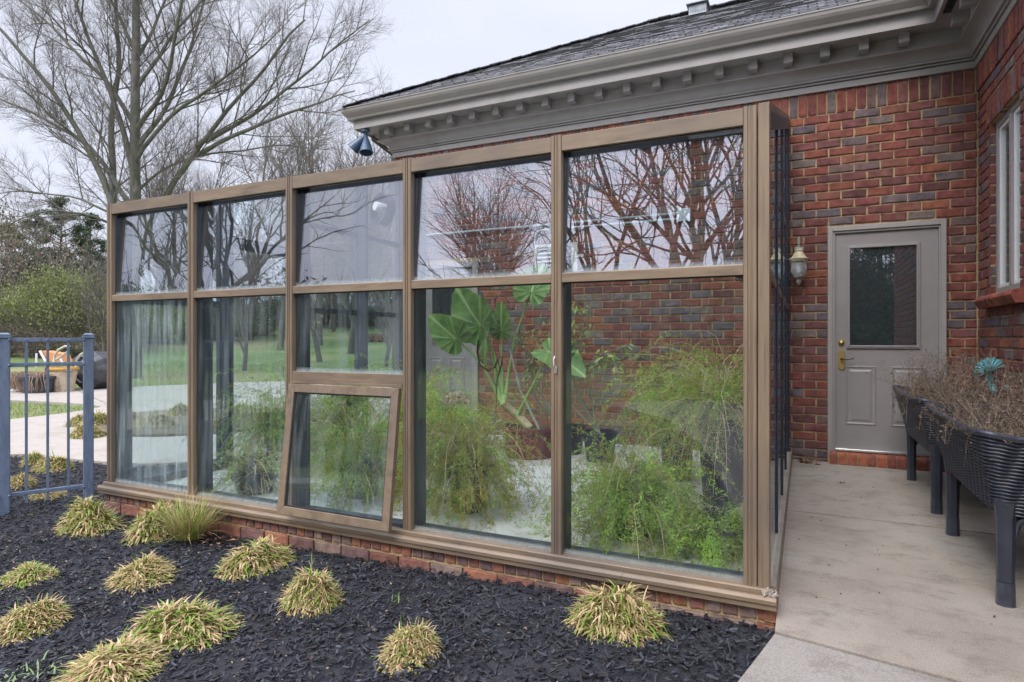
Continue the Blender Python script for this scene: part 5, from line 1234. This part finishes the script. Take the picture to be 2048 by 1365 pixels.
fern(-3.35, 4.9, .50, .22, 'tall asparagus fern with brown tips behind the vent window', seed=4, nst=150, R=.55, up=1.1, drop=1, dry=.25, yel=.2)
fern(-2.05, 3.60, .33, .18, 'yellowing asparagus fern right of the vent window', seed=5, nst=230, R=.50, up=1.12, drop=1.15, dry=.14, yel=.62)
fern(-2.85, 4.60, .42, .2, 'green asparagus fern behind the yellowing one, before the grey inner door', seed=6, nst=130, R=.42, up=1.0, drop=1, dry=.1, yel=.15)
fern(-.90, 3.50, .26, .16, 'bright green asparagus fern spilling over the floor of the widest bay', seed=7, nst=200, R=.50, up=1.05, drop=1.25, dry=.05, yel=.22)
fern(-.52, 4.55, .70, .24, 'tall mounded asparagus fern with tan stems at the right end of the greenhouse', seed=8, nst=220, R=.58, up=1.0, drop=1.1, dry=.46, yel=.34)
fern(-.95, 5.15, .66, .2, 'green asparagus fern behind the tall mounded one against the brick', seed=9, nst=140, R=.5, up=1.1, drop=1.0, dry=.06, yel=.05)
fern(-.44, 3.42, .16, .13, 'small dark green fern in the right front corner of the greenhouse', seed=10, nst=75, R=.34, up=.8, drop=1.2, dry=.05, yel=.1)
fern(-3.75, 3.35, .16, .22, 'low half dead fern in a wide black tub at the foot of the second bay', seed=11, nst=60, R=.45, up=.7, drop=1.2, dry=.7, yel=.2)

# ------------------------------------------------------------------ elephant ear
M_ear = None
def ear_mat():
    m, N, L, P = new_mat('elephant ear leaf'); P.inputs['Roughness'].default_value = .5; P.inputs['Specular IOR Level'].default_value = .3
    u = N.new('ShaderNodeUVMap'); 
    n = N.new('ShaderNodeTexNoise'); n.inputs['Scale'].default_value = 9; n.inputs['Detail'].default_value = 4
    tc = N.new('ShaderNodeTexCoord'); L.new(tc.outputs['Object'], n.inputs[0])
    r = ramp(N, [(.075,.155,.042),(.11,.205,.058),(.155,.26,.075)], .35, .65); L.new(n.outputs[0], r.inputs[0])
    at_ = N.new('ShaderNodeAttribute'); at_.attribute_name = 'vein'
    mx = N.new('ShaderNodeMixRGB'); mx.inputs[2].default_value = (.33,.43,.20,1); L.new(at_.outputs['Fac'], mx.inputs[0]); L.new(r.outputs[0], mx.inputs[1])
    L.new(mx.outputs[0], P.inputs['Base Color']); t = N.new('ShaderNodeBsdfTranslucent'); ms = N.new('ShaderNodeMixShader'); ms.inputs[0].default_value = .22
    L.new(mx.outputs[0], t.inputs[0]); L.new(P.outputs[0], ms.inputs[1]); L.new(t.outputs[0], ms.inputs[2]); L.new(ms.outputs[0], N['Material Output'].inputs[0]); return m
M_ear = ear_mat()
pb = gz(1050, 890, .03); PX, PY = -2.45, 5.55
ee = thing('elephant_ear', 'tall elephant ear plant with large ribbed green leaves in a dark red pot', 'potted plant', (PX, PY, .026))
pot(ee, (PX, PY), .30, .30, surf('dark red pot', [(.14,.03,.03),(.2,.05,.045)], 5, .4))
def ear(tip, att, width, nrm, lobe=.42, seed=0):
    """leaf from petiole joint att to tip; nrm is the face normal"""
    r = np.random.default_rng(seed); tip = np.array(tip); att = np.array(att); ax = tip-att; L_ = np.linalg.norm(ax); ax /= L_
    nrm = np.array(nrm, float); nrm -= ax*np.dot(nrm, ax); nrm /= np.linalg.norm(nrm); sd = np.cross(ax, nrm)
    nt_, nr_ = 97, 14; th = np.linspace(-pi, pi, nt_)
    a = np.abs(th); rr = np.interp(a, [0, .12, .35, .7, 1.1, 1.57, 2.0, 2.4, 2.75, 3.0, 3.1416], [1.0, .93, .79, .64, .51, .44, .44, .46, .40, .2, .06])
    rr = rr*(1+.012*np.sin(th*26)); V = []; ve = []
    for k in range(nr_):
        f = k/(nr_-1); x = rr*f*np.cos(th)*L_; y_ = rr*f*np.sin(th)*width/.5
        vein = np.maximum(0, np.cos(a*11))**10*(f > .08)
        vein = np.maximum(vein*.8, np.exp(-(y_/(.006+.004*(1-f)))**2)); fold = np.abs(y_)*.28
        ripple = .006*np.cos(a*11)*f*L_*2 + .012*np.sin(th*7+seed)*f**2*L_
        droop = -.22*L_*np.clip(x/L_, 0, 1)**2
        V.append(att+x[:, None]*ax+y_[:, None]*sd+(fold*1+ripple+droop+.1*(x < 0)*x)[:, None]*nrm); ve.append(vein)
    m = MB(); m.grid(np.array(V)); o = m.build('leaf', M_ear, ee, smooth=True)
    at_ = o.data.attributes.new('vein', 'FLOAT', 'POINT'); at_.data.foreach_set('value', np.array(ve).ravel().astype(np.float32)); return o
YE = 5.35
W3 = lambda px, py, Y=YE: at(px, py, Y)
crown = W3(1008, 805, 5.5)
LE = [ # tip px, joint px, width, normal
 ((908, 578, 5.1), (962, 652, 5.3), .20, (-.1, -1, .35)), ((858, 632, 5.0), (912, 678, 5.2), .155, (-.2, -1, .5)), ((1000, 607, 5.2), (1003, 662, 5.35), .10, (.25, -1, .1)),
 ((1085, 522, 5.5), (1062, 585, 5.4), .17, (.2, -1, .4)), ((962, 735, 5.3), (972, 668, 5.35), .08, (-.5, -.8, .1)), ((1168, 740, 5.1), (1100, 705, 5.25), .15, (.0, -.7, .8))]
for i, (tp, jt, wd_, nr_) in enumerate(LE):
    ear(W3(*tp), W3(*jt), wd_*1.15, nr_, seed=i)
    j = W3(*jt); c0 = crown+np.array([0.01*(i-3), 0, -.02]); mid = (j+c0)/2+np.array([(j[0]-c0[0])*.12*-1, 0, .06]); 
    if i == 5: c0 = W3(1035, 820, 5.5)+np.array([0, 0, -.05]); mid = (j+c0)/2
    m = MB(); m.tube([c0, (c0+mid)/2, mid, (mid+j)/2+[0, 0, .01], j], [.020, .016, .013, .010, .008], 8); m.build('leaf_stalk', surf('leaf stalk', [(.18,.30,.09),(.28,.40,.14)], 6, .5), ee, smooth=True)
m = MB(); c1_ = crown+[0, 0, -.02]; b1_ = np.array([PX, PY, .3]); m.tube([b1_, (b1_+c1_)/2+[.015, 0, 0], c1_], [.038, .042, .045], 10); m.build('stem', surf('papery stem', [(.36,.25,.16),(.5,.38,.26),(.2,.2,.1)], 14, .9, .5, 30), ee, smooth=True)
# woody leafy shrubs against the wall
M_citrus = surf('glossy light leaves', [(.20,.29,.06),(.28,.37,.09),(.36,.43,.13),(.16,.24,.06)], 6, .4, island=True, trans=.3)
M_wood = surf('grey wood stems', [(.16,.16,.15),(.28,.28,.27)], 8, .8, .4, 40)
def leafy(name, lab, base, brs, n_leaf, seed, Ls=.05, potr=.16):
    r = np.random.default_rng(seed); t = thing(name, lab, 'potted plant', (base[0], base[1], .026)); pot(t, base, potr, .28)
    st, lf = MB(), MB()
    for br in brs:
        P = np.array([(base[0], base[1], .28)] + [tuple(W3(*q)) for q in br]); tt = np.linspace(0, 1, 12); t0 = np.linspace(0, 1, len(P)); Q = np.stack([np.interp(tt, t0, P[:, j]) for j in range(3)], -1); Q[1:-1] = (Q[:-2]+2*Q[1:-1]+Q[2:])/4
        st.tube(Q, np.linspace(.011, .003, 12), 6)
        for k in range(n_leaf):
            f = r.uniform(5, 11); i = min(int(f), 10); b = Q[i]+(Q[i+1]-Q[i])*(f-i); v = r.normal(0, 1, 3)*[1, .8, .6]+[0, 0, -.1]; v /= np.linalg.norm(v); b2 = b+v*r.uniform(.02, .09); 
            if k % 3 == 0: st.tube([b, b2], .0018, 3, caps=False)
            v = v+r.normal(0, .4, 3)+[0, 0, -.3]; v /= np.linalg.norm(v); s_ = np.cross(v, [0, 0, 1.])+r.normal(0, .25, 3); s_ /= np.linalg.norm(s_); nn = np.cross(v, s_); ll = Ls*r.uniform(.6, 1.25); w_ = ll*.27
            V = [b2, b2+v*ll*.3+s_*w_*.85+nn*.006, b2+v*ll*.3, b2+v*ll*.3-s_*w_*.85+nn*.006, b2+v*ll*.7+s_*w_*.75+nn*.004-[0, 0, .004], b2+v*ll*.7-[0, 0, .006], b2+v*ll*.7-s_*w_*.75+nn*.004-[0, 0, .004], b2+v*ll-[0, 0, .012]]
            lf.add(V, [(0, 2, 1), (0, 3, 2), (4, 5, 7), (5, 6, 7)], [(1, 2, 5, 4), (2, 3, 6, 5)])
    st.build('stems', M_wood, t, smooth=True); lf.build('foliage', M_citrus, t)
leafy('leafy_shrub', 'leggy light leaved shrub right of the elephant ear, seen through the widest bay', (-1.75, 5.6), [[(1140, 760, 5.4), (1160, 680, 5.3), (1180, 600, 5.3)], [(1120, 740, 5.4), (1150, 640, 5.4), (1158, 600, 5.3)], [(1150, 780, 5.4), (1195, 710, 5.3), (1262, 690, 5.2)], [(1170, 760, 5.4), (1215, 700, 5.2), (1235, 740, 5.2)], [(1130, 800, 5.4), (1145, 700, 5.3), (1170, 660, 5.2)]], 46, 1, .062)
leafy('leafy_shrub', 'small leaved green shrub just left of the fifth post, behind the elephant ear', (-2.15, 5.85), [[(1060, 800, 5.7), (1070, 700, 5.6), (1085, 635, 5.5)], [(1070, 780, 5.7), (1050, 700, 5.6), (1038, 660, 5.5)], [(1080, 800, 5.7), (1090, 720, 5.6), (1105, 650, 5.6)], [(1070, 800, 5.7), (1060, 730, 5.6), (1090, 690, 5.5)]], 60, 2, .045)
m = MB(); Q = [(PX+.12, PY-.05, .3), W3(1040, 780, 5.4), W3(1026, 725, 5.4), W3(1012, 665, 5.4)]; m.tube(Q, [.013, .012, .011, .010], 8)
tag(m.build('wooden_stake', M_wood, smooth=True, origin=(PX+.12, PY-.05, .3)), 'bare grey stake leaning among the elephant ear stalks', 'stake')
m = MB(); m.tube([W3(*q, 5.15) for q in ((957, 681), (954, 705), (960, 730), (975, 742), (990, 735), (997, 716), (1004, 713), (1003, 730), (994, 760), (990, 860))], .008, 8); b_ = W3(990, 860, 5.15)
tag(m.build('plant_hook', M_black, smooth=True, origin=tuple(b_)), 'black curled iron plant hook before the elephant ear', 'plant hook')
m = MB(); m.tube([W3(*q, 6.4) for q in ((992, 640), (990, 600), (996, 592), (1008, 592), (1016, 602), (1020, 618), (1028, 616))], .008, 8); m.tube([W3(992, 640, 6.4), W3(992, 640, 6.4)+[0, .19, 0]], .008, 6)
tag(m.build('wall_hook', M_black, smooth=True, origin=tuple(W3(992, 640, 6.4))), 'black iron scroll hook on the brick wall behind the elephant ear', 'plant hook')
m = MB(); pts = [gz(1150, 862, .05)+[0, 0, .12], gz(1158, 857, .05)+[0, 0, .16], gz(1172, 856, .05)+[0, 0, .14], gz(1190, 866, .05)+[0, 0, 0]]; m.tube(pts, .013, 8)
tag(m.build('garden_hose', surf('teal hose', [(.02,.25,.28),(.03,.35,.38)], 5, .4), smooth=True, origin=tuple(pts[-1])), 'short loop of teal garden hose low behind the widest bay', 'hose')
# wire cloche basket in the yellow fern
cb = at(913, 812, 3.5); t = thing('wire_basket', 'domed wire basket with dry moss nestled in the yellowing fern', 'basket', tuple(cb))
m = MB()
for k in range(9):
    a = k*pi/9; m.tube([cb+np.array([.105*cos(a)*cos(e), .105*sin(a)*cos(e), .11*sin(e)]) for e in np.linspace(0, pi, 11)], .0012, 3, caps=False)
for e in (0, .4, .8): m.tube([cb+np.array([.105*cos(e)*cos(a), .105*cos(e)*sin(a), .11*sin(e)]) for a in np.linspace(0, 2*pi, 25)], .0015, 4, caps=False)
m.build('wires', M_wood, t)
mm = leafmass(33, [(0, 0, .03, .09, .09, .06)], 900, .012); mm.v = [v+cb for v in mm.v]; mm.build('moss', M_fernd, t)
# dead leaves on the greenhouse floor and by the back wall
def leaves(n, fx, lab, mat, size, seed, z):
    r = np.random.default_rng(seed); m = MB(); c0 = None
    for k in range(n):
        p = np.array([*fx(r), z+.004]); c0 = p if c0 is None else c0; a = r.uniform(0, 2*pi); d = np.array([cos(a), sin(a), r.normal(0, .25)]); s_ = np.array([-sin(a), cos(a), r.normal(0, .25)]); L_ = size*r.uniform(.6, 1.3)
        V = [p, p+d*L_*.5+s_*L_*.3+[0, 0, L_*.15], p+d*L_*.5, p+d*L_*.5-s_*L_*.3+[0, 0, L_*.18], p+d*L_+[0, 0, L_*.05]]; m.add(V, [(0, 2, 1), (0, 3, 2), (1, 2, 4), (2, 3, 4)])
    o = m.build('fallen_leaves', mat, origin=tuple(c0)); return stuff(o, lab, 'leaves')
M_leafbr = surf('dead leaves', [(.22,.12,.06),(.32,.19,.10),(.16,.09,.05),(.28,.13,.06)], 8, .8, island=True)
leaves(34, lambda r: (-.02+abs(r.normal(0, .06)), 6.5+r.normal(0, .04)), 'brown oak leaves heaped in the corner at the foot of the lantern wall', M_leafbr, .055, 1, .0)
leaves(46, lambda r: (r.uniform(-.05, .95), r.uniform(3.0, 6.3)), 'tiny dry leaf bits scattered on the patio', surf('dark bits', [(.05,.035,.025),(.10,.06,.04)], 8, .8, island=True), .014, 2, .0)
leaves(55, lambda r: (r.uniform(-4.5, -.3), r.uniform(3.1, 6.2)), 'dry leaf bits on the greenhouse floor', M_leafbr, .04, 3, .024)
leaves(26, lambda r: (gz(430, 1085, -.1)[0]+r.normal(0, .09), gz(430, 1085, -.1)[1]+r.normal(0, .035)), 'brown leaves caught by the tall grass tuft at the brick base', M_leafbr, .05, 4, -.095)
leaves(420, lambda r: (r.uniform(-4.5, -.4), r.uniform(1.6, 2.75)), 'tan straw bits scattered over the mulch', surf('straw bits', [(.26,.18,.11),(.34,.26,.16),(.20,.13,.08),(.12,.075,.05),(.16,.11,.075)], 8, .8, island=True), .015, 5, -.075)
p = gz(1683, 967, 0); m = MB(); r = np.random.default_rng(4)
for k in range(5): a = k*1.3; m.add([p, p+[.03*cos(a), .03*sin(a), .008], p+[.03*cos(a+.7), .03*sin(a+.7), .014]], [(0, 1, 2)])
tag(m.build('fallen_leaf', M_leafbr, origin=tuple(p)), 'single curled brown leaf lying on the patio before the door', 'leaf')

# ------------------------------------------------------------------ raised planters
M_rattan = surf('dark rattan plastic', [(.030,.034,.048),(.048,.054,.075),(.036,.041,.056)], 9, .32, .05, 60)
M_rattan_leg = surf('dark plastic leg', [(.026,.030,.045),(.045,.05,.07)], 6, .38)
def planter(yc0, lab, plantlab):
    # yc0: y of the near legs; the body runs 1.25 m away from the viewer
    y0, y1 = yc0-.115, yc0+1.235; x0, x1 = .690, 1.315
    t = thing('raised_planter', lab, 'planter', ((x0+x1)/2, (y0+y1)/2, 0), 'dark rattan planters on legs along the wing wall')
    zt, zb = .752, .395
    def outline(f, n=360):           # rounded rectangle, f 0 bottom .. 1 top
        ins = .088*(1-f)**1.0; a0, a1, b0, b1 = x0+ins, x1-ins, y0+ins*1.35, y1-ins*1.35; rc = .05
        pts = []
        cs = [(a1-rc, b0+rc, -pi/2), (a1-rc, b1-rc, 0), (a0+rc, b1-rc, pi/2), (a0+rc, b0+rc, pi)]
        for cx, cy, a in cs:
            for q in np.linspace(0, pi/2, 9): pts.append((cx+rc*cos(a+q), cy+rc*sin(a+q)))
        pts.append(pts[0]); P = np.array(pts); s_ = np.r_[0, np.cumsum(np.linalg.norm(np.diff(P, axis=0), axis=1))]; u = np.linspace(0, s_[-1], n+1)
        Q = np.stack([np.interp(u, s_, P[:, 0]), np.interp(u, s_, P[:, 1])], -1); tg = np.gradient(Q, axis=0); tg /= np.linalg.norm(tg, axis=1, keepdims=True); nrm = np.stack([tg[:, 1], -tg[:, 0]], -1); return Q, nrm, u
    rows = 22; sub = 6; V = []
    for k in range(rows*sub+1):
        f = k/(rows*sub); Q, nr, u = outline(f); row = int(k/sub); ph = (k % sub)/sub*pi
        rib = sin(ph); wv = .5+.5*np.cos(u/.038*pi+row*pi)
        d = .013*rib*(.35+.65*wv) - .006*(1-rib)
        cor = np.maximum(0, 1-np.minimum(np.abs(Q[:, 0]-x0), np.abs(Q[:, 0]-x1))/.12)*np.maximum(0, 1-np.minimum(np.abs(Q[:, 1]-y0), np.abs(Q[:, 1]-y1))/.3)
        sag = .035*(1-f)*0 + 0; z = zb+(zt-zb)*f + .022*cor*f - .035*(1-f)*(1-cor)*0
        # the bottom edge arches up between the legs
        V.append(np.c_[Q+nr*d[:, None], np.broadcast_to(z, len(Q))])
    m = MB(); m.grid(np.array(V)); m.build('woven_body', M_rattan, t, smooth=True)
    Q, nr, u = outline(1.0); cor = np.maximum(0, 1-np.minimum(np.abs(Q[:, 0]-x0), np.abs(Q[:, 0]-x1))/.12)*np.maximum(0, 1-np.minimum(np.abs(Q[:, 1]-y0), np.abs(Q[:, 1]-y1))/.3)
    zr_ = zt+.022*cor; R_ = []
    for (o_, dz) in ((.010, -.012), (.014, .004), (.008, .012), (-.016, .012), (-.018, -.02), (-.02, -.055)): R_.append(np.c_[Q+nr*o_, zr_+dz])
    m = MB(); m.grid(np.array(R_)); m.build('rim', M_rattan_leg, t, smooth=False)
    Q, nr, u = outline(0); V = np.c_[Q[:-1], np.full(len(Q)-1, zb)]; m = MB(); m.add(V, [list(range(len(V)))]); m.build('underside', M_rattan_leg, t)
    for (lx, ly) in ((x0+.115, yc0+.02), (x1-.115, yc0+.02), (x0+.115, yc0+1.10), (x1-.115, yc0+1.10)):
        m = MB(); 
        def oct_(w_, z): return [(lx+w_*a, ly+w_*b, z) for a, b in ((-1, -.45), (-.45, -1), (.45, -1), (1, -.45), (1, .45), (.45, 1), (-.45, 1), (-1, .45))]
        lv_ = [(.030, .105), (.034, .38), (.040, .43), (.046, .47)]; V = [p for w_, z in lv_ for p in oct_(w_, z)]
        m.add(V, [(8*k+i, 8*k+(i+1) % 8, 8*k+8+(i+1) % 8, 8*k+8+i) for k in range(len(lv_)-1) for i in range(8)]); lg = m.build('leg', M_rattan_leg, t)
        m = MB(); V = [p for w_, z in ((.035, 0), (.033, .006), (.0315, .104)) for p in oct_(w_, z)]; m.add(V, [(8*k+i, 8*k+(i+1) % 8, 8*k+8+(i+1) % 8, 8*k+8+i) for k in range(2) for i in range(8)]); m.build('foot', M_rattan, lg)
    # curved braces that run from the legs into the body
    for ly, sg in ((yc0+.02, 1), (yc0+1.10, -1)):
        for lx in (x0+.115, x1-.115):
            s2 = 1 if lx < 1 else -1
            m = MB(); m.tube([(lx+s2*.03, ly, .30), (lx+s2*.04, ly, .36), (lx+s2*.07, ly, .395), (lx+s2*.13, ly, .405)], [.012, .016, .016, .010], 6); m.build('brace', M_rattan_leg, t, smooth=True)
    r = np.random.default_rng(int(yc0*10)); m = MB(); gx, gy = np.meshgrid(np.linspace(x0+.03, x1-.03, 20), np.linspace(y0+.03, y1-.03, 40), indexing='ij')
    m.grid(np.stack([gx, gy, .655+r.normal(0, .006, gx.shape)], -1)); m.build('soil', surf('mossy soil', [(.03,.025,.018),(.07,.06,.03),(.13,.17,.05),(.16,.22,.06)], 7, 1, 1, 60), t)
    # the dead growth
    pl = thing('dried_plants', plantlab, 'dead plants', ((x0+x1)/2, (y0+y1)/2, .655), 'dead plants in the rattan planters')
    st, sd_ = MB(), MB()
    for k in range(240):
        b = np.array([r.uniform(x0+.05, x1-.05), r.uniform(y0+.05, y1-.05), .655]); e = r.uniform(.75, 1.5); a = r.uniform(0, 2*pi); d = np.array([cos(a)*cos(e), sin(a)*cos(e), sin(e)]); L_ = r.uniform(.16, .42)*(1.2 if yc0 > 4 else 1); P = [b]
        for q in range(6): d = d+r.normal(0, .16, 3)+[0, 0, -.05]; d /= np.linalg.norm(d); P.append(P[-1]+d*L_/6)
        P = np.array(P); st.tube(P, np.linspace(.0019, .0007, 7), 3, caps=False)
        for q in range(9):
            i = r.integers(2, 7); v = r.normal(0, 1, 3)+[0, 0, .3]; v /= np.linalg.norm(v); l2 = r.uniform(.02, .07); e_ = P[i]+v*l2+r.normal(0, .006, 3); st.tube([P[i], P[i]+v*l2*.5+r.normal(0, .005, 3), e_], .0008, 3, caps=False)
            for z in range(3):
                c = P[i]+(e_-P[i])*r.uniform(.3, 1)+r.normal(0, .004, 3); s_ = r.uniform(.0014, .0038); v1 = r.normal(0, s_, 3); v2 = r.normal(0, s_, 3); sd_.add([c-v1, c+v2, c+v1, c-v2], [(0, 1, 2, 3)])
    for k in range(9):               # trailing over the rim
        yy = r.uniform(y0+.05, y1-.05); P = [np.array([x0+.06, yy, .70]), np.array([x0-.0, yy+.01, .79]), np.array([x0-.04, yy+r.normal(0, .02), .74]), np.array([x0-.05, yy+r.normal(0, .03), .66-r.uniform(0, .06)])]; st.tube(P, .0012, 3, caps=False)
        for z in range(14):
            c = P[2]+(P[3]-P[2])*r.uniform(-.3, 1.1)+r.normal(0, .008, 3); s_ = .0035; v1 = r.normal(0, s_, 3); v2 = r.normal(0, s_, 3); sd_.add([c-v1, c+v2, c+v1, c-v2], [(0, 1, 2, 3)])
    st.build('stems', surf('dead stems', [(.085,.06,.045),(.16,.115,.085),(.28,.23,.18),(.065,.045,.035)], 3, .95, island=True), pl); sd_.build('seed_heads', surf('dead leaves small', [(.09,.055,.04),(.16,.10,.07),(.12,.075,.055),(.22,.155,.11)], 3, .95, island=True), pl)
planter(3.38, 'dark rattan raised planter nearest the viewer at the right edge', 'brown dead stems crowding the nearer planter')
planter(4.96, 'dark rattan raised planter nearest the back door', 'brown dead stems and seed heads in the planter by the door')
# turquoise fluted shell on a grey pipe
tqc = along(1978, 745, 4.6)
tq = thing('shell_ornament', 'turquoise fluted shell ornament on a grey pipe behind the dead stems', 'ornament', tuple(tqc+[0, 0, -.15]))
n1, n2 = 25, 10; V = []
for k in range(n2):
    f = k/(n2-1); row = []
    for j in range(n1):
        a = -2.3+3.6*j/(n1-1); rr = (.012+.08*f)*(1+.06*math.cos(j*pi/1.5)*f)*(1+.16*math.sin(a*1.7)); row.append(tqc+np.array([rr*math.sin(a), -.02+.05*f**2-.004*math.cos(j*pi), rr*math.cos(a)*.95+.02]))
    V.append(row)
m = MB(); m.grid(np.array(V)); so_ = m.build('shell', surf('turquoise glaze', [(.04,.17,.20),(.08,.26,.29),(.17,.35,.37)], 12, .5, .3, 60), tq, smooth=False); sm = so_.modifiers.new('solid', 'SOLIDIFY'); sm.thickness = .006
m = MB(); m.tube([tqc+[-.005, -.02, .02], tqc+[.0, -.01, -.07], tqc+[.03, -.02, -.15]], [.03, .026, .02], 10); m.build('neck', surf('turquoise glaze dark', [(.08,.30,.34),(.15,.42,.45)], 12, .5), tq, smooth=True)
m = MB(); m.tube([tqc+[.03, -.02, -.14], tqc+[.12, -.01, -.10], tqc+[.30, .02, -.05]], .018, 10); m.build('pipe', surf('grey pipe', [(.16,.18,.2),(.26,.28,.3)], 9, .5, metallic=.3), tq, smooth=True)

# ------------------------------------------------------------------ belongings by the far path
def lobj(px, py, z=-.12): return gz(px, py, z)
pc = lobj(127, 786); D_ = pc[0]*Dv[0]+pc[1]*Dv[1]; u_ = D_/1227
cp = thing('urn_planter', 'cream moulded urn with a mustard rim on the grass beyond the path', 'planter', (pc[0], pc[1], -.14)); R = 25*u_
m = MB(); m.lathe([(0, -.14), (R*.72, -.14), (R*.74, -.10), (R*.70, -.08), (R*.80, .15), (R*.88, .30), (R*.93, .36), (R*.92, .37), (R*.92, .43), (R*.85, .43), (R*.6, .3), (0, .3)], (pc[0], pc[1], 0), 32, .012, 16); m.build('urn_body', surf('cream moulded clay', [(.42,.34,.24),(.55,.46,.34),(.26,.19,.12)], 6, .8, .9, 16), cp)
m = MB(); m.lathe([(R*.93, .425), (R*1.06, .43), (R*1.08, .46), (R*1.04, .50), (R*.92, .50), (R*.90, .43)], (pc[0], pc[1], 0), 32); m.build('urn_rim', surf('mustard rim', [(.42,.24,.04),(.5,.30,.07)], 8, .6), cp)
dc = lobj(212, 800); dc = along(190, 742, 15.6); R = .47
dm = thing('black_drum', 'black ribbed plastic drum lying behind the right fence post', 'drum', (dc[0], dc[1], -.14)); axd = np.array([.35, -.93, .05]); axd /= np.linalg.norm(axd); aa = np.cross(axd, (0, 0, 1.)); aa /= np.linalg.norm(aa); bb = np.cross(axd, aa); ax = axd
M_blackpl = surf('sun greyed black plastic', [(.03,.03,.036),(.07,.07,.08)], 4, .45)
m = MB(); th = np.arange(40)*2*pi/40; prof = np.array([(0, .34), (.12, .36), (.14, .33), (.30, .31), (.33, .35), (R, .24), (R*1.02, .1), (R*1.02, -.25), (.3, -.3), (0, -.3)])
rad = prof[:, :1]*(1+.03*np.cos(th*10)[None]); c_ = np.array([dc[0], dc[1], -.14+R+.06]); V = c_+rad[..., None]*(np.cos(th)[None, :, None]*aa+np.sin(th)[None, :, None]*bb)+prof[:, 1][:, None, None]*ax
i = np.arange(len(prof)-1)[:, None]*40; j = np.arange(40)[None]; j2 = (j+1) % 40; m.add(V.reshape(-1, 3), np.stack([i+j, i+j2, i+40+j2, i+40+j], -1).reshape(-1, 4)); m.build('drum_body', M_blackpl, dm)
m = MB(); m.tube([c_+[-.3, 0, -.5], c_+[0, 0, -.56], c_+[.3, 0, -.5]], .03, 6); m.build('cradle', M_blackpl, dm)
gs = along(90, 752, 15.2)
gp = thing('sled', 'grey plastic sled with beige loop handles leaning on the urn', 'sled', (gs[0], gs[1], -.14))
curve = [(52, 775), (62, 764), (78, 752), (95, 742), (112, 738), (132, 738), (146, 741)]
V = [[along(a, b, 15.0+dd)+np.array([0, 0, -.03*dd**2]) for (a, b) in curve] for dd in (-.45, -.3, 0, .3, .45)]
m = MB(); m.grid(np.array(V)); o = m.build('sled_body', surf('grey plastic', [(.20,.22,.25),(.30,.32,.35)], 4, .4), gp, smooth=True); q_ = o.modifiers.new('solid', 'SOLIDIFY'); q_.thickness = .05
for (cx, cy, dd) in ((124, 702, 14.7), (168, 712, 14.9)):
    m = MB(); m.tube([along(cx+a*7-b*0+c_2, cy+b, dd) for a, b, c_2 in ((0, 22, -16), (-1, 10, -8), (-1, -2, 0), (0, -9, 6), (1, -8, 8), (1.2, 2, 3), (.3, 12, -4), (0, 18, -12))], .028, 8); m.build('loop_handle', surf('beige plastic', [(.36,.35,.28),(.46,.45,.37)], 5, .5), gp, smooth=True)
ob_ = along(100, 716, 15.8); bx2 = thing('orange_crate', 'open orange and white crate behind the grey sled', 'crate', (ob_[0], ob_[1], -.14))
m = MB(); pts = [along(a, b, 15.8) for a, b in ((84, 702), (92, 722), (122, 724), (116, 708))]; m.add(pts+[p_+np.array([.05, .25, 0]) for p_ in pts], [(0, 1, 2, 3), (7, 6, 5, 4), (0, 4, 5, 1), (1, 5, 6, 2), (2, 6, 7, 3), (3, 7, 4, 0)]); m.build('crate_side', surf('orange panel', [(.55,.22,.07),(.62,.28,.10)], 5, .5), bx2)
m = MB(); m.tube([along(80, 702, 15.75), along(92, 724, 15.75)], .035, 4); m.tube([along(120, 715, 15.75), along(125, 726, 15.75)], .03, 4); m.tube([along(73, 707, 15.75), along(73, 735, 15.75)], .03, 4); m.build('white_rail', M_white, bx2)
m = MB(); m.box(ob_[0]-.3, ob_[0]+.3, ob_[1]+.02, ob_[1]+.4, -.14, .45); m.build('crate_body', surf('maroon plastic', [(.16,.03,.04),(.24,.05,.06)], 5, .5), bx2, bevel=.03)
dp = lobj(62, 788); db = thing('overgrown_planter', 'dark low planter overgrown with dry vines left of the cream urn', 'planter', (dp[0], dp[1], -.14))
m = MB(); m.lathe([(0, -.14), (.30, -.14), (.38, .22), (.42, .24), (.42, .30), (.3, .30), (0, .28)], (dp[0]+.15, dp[1]+.1, 0), 20); m.build('pot', M_blackpl, db)
r = np.random.default_rng(8); m = MB()
for k in range(420):
    x = dp[0]+.0+r.uniform(-.75, .5); y = dp[1]+r.uniform(-.2, .4); a = r.uniform(0, 2*pi); P = [np.array([x, y, .28+r.uniform(0, .1)])]; P.append(P[0]+[.09*cos(a), .09*sin(a), .02]); P.append(P[1]+[.07*cos(a), .07*sin(a), -.15]); P.append(P[2]+[r.normal(0, .03), r.normal(0, .03), -.2]); m.tube(P, .006, 3, caps=False)
m.build('dry_vines', surf('dry vines', [(.26,.18,.13),(.36,.26,.19),(.20,.14,.10)], 3, .9, island=True), db)
mm = leafmass(44, [(-.35, .1, .2, .45, .3, .22)], 900, .03); mm.v = [v+[dp[0], dp[1], -.1] for v in mm.v]; mm.build('dry_foliage', surf('dry foliage', [(.26,.18,.13),(.34,.25,.18)], 3, .9, island=True), db)
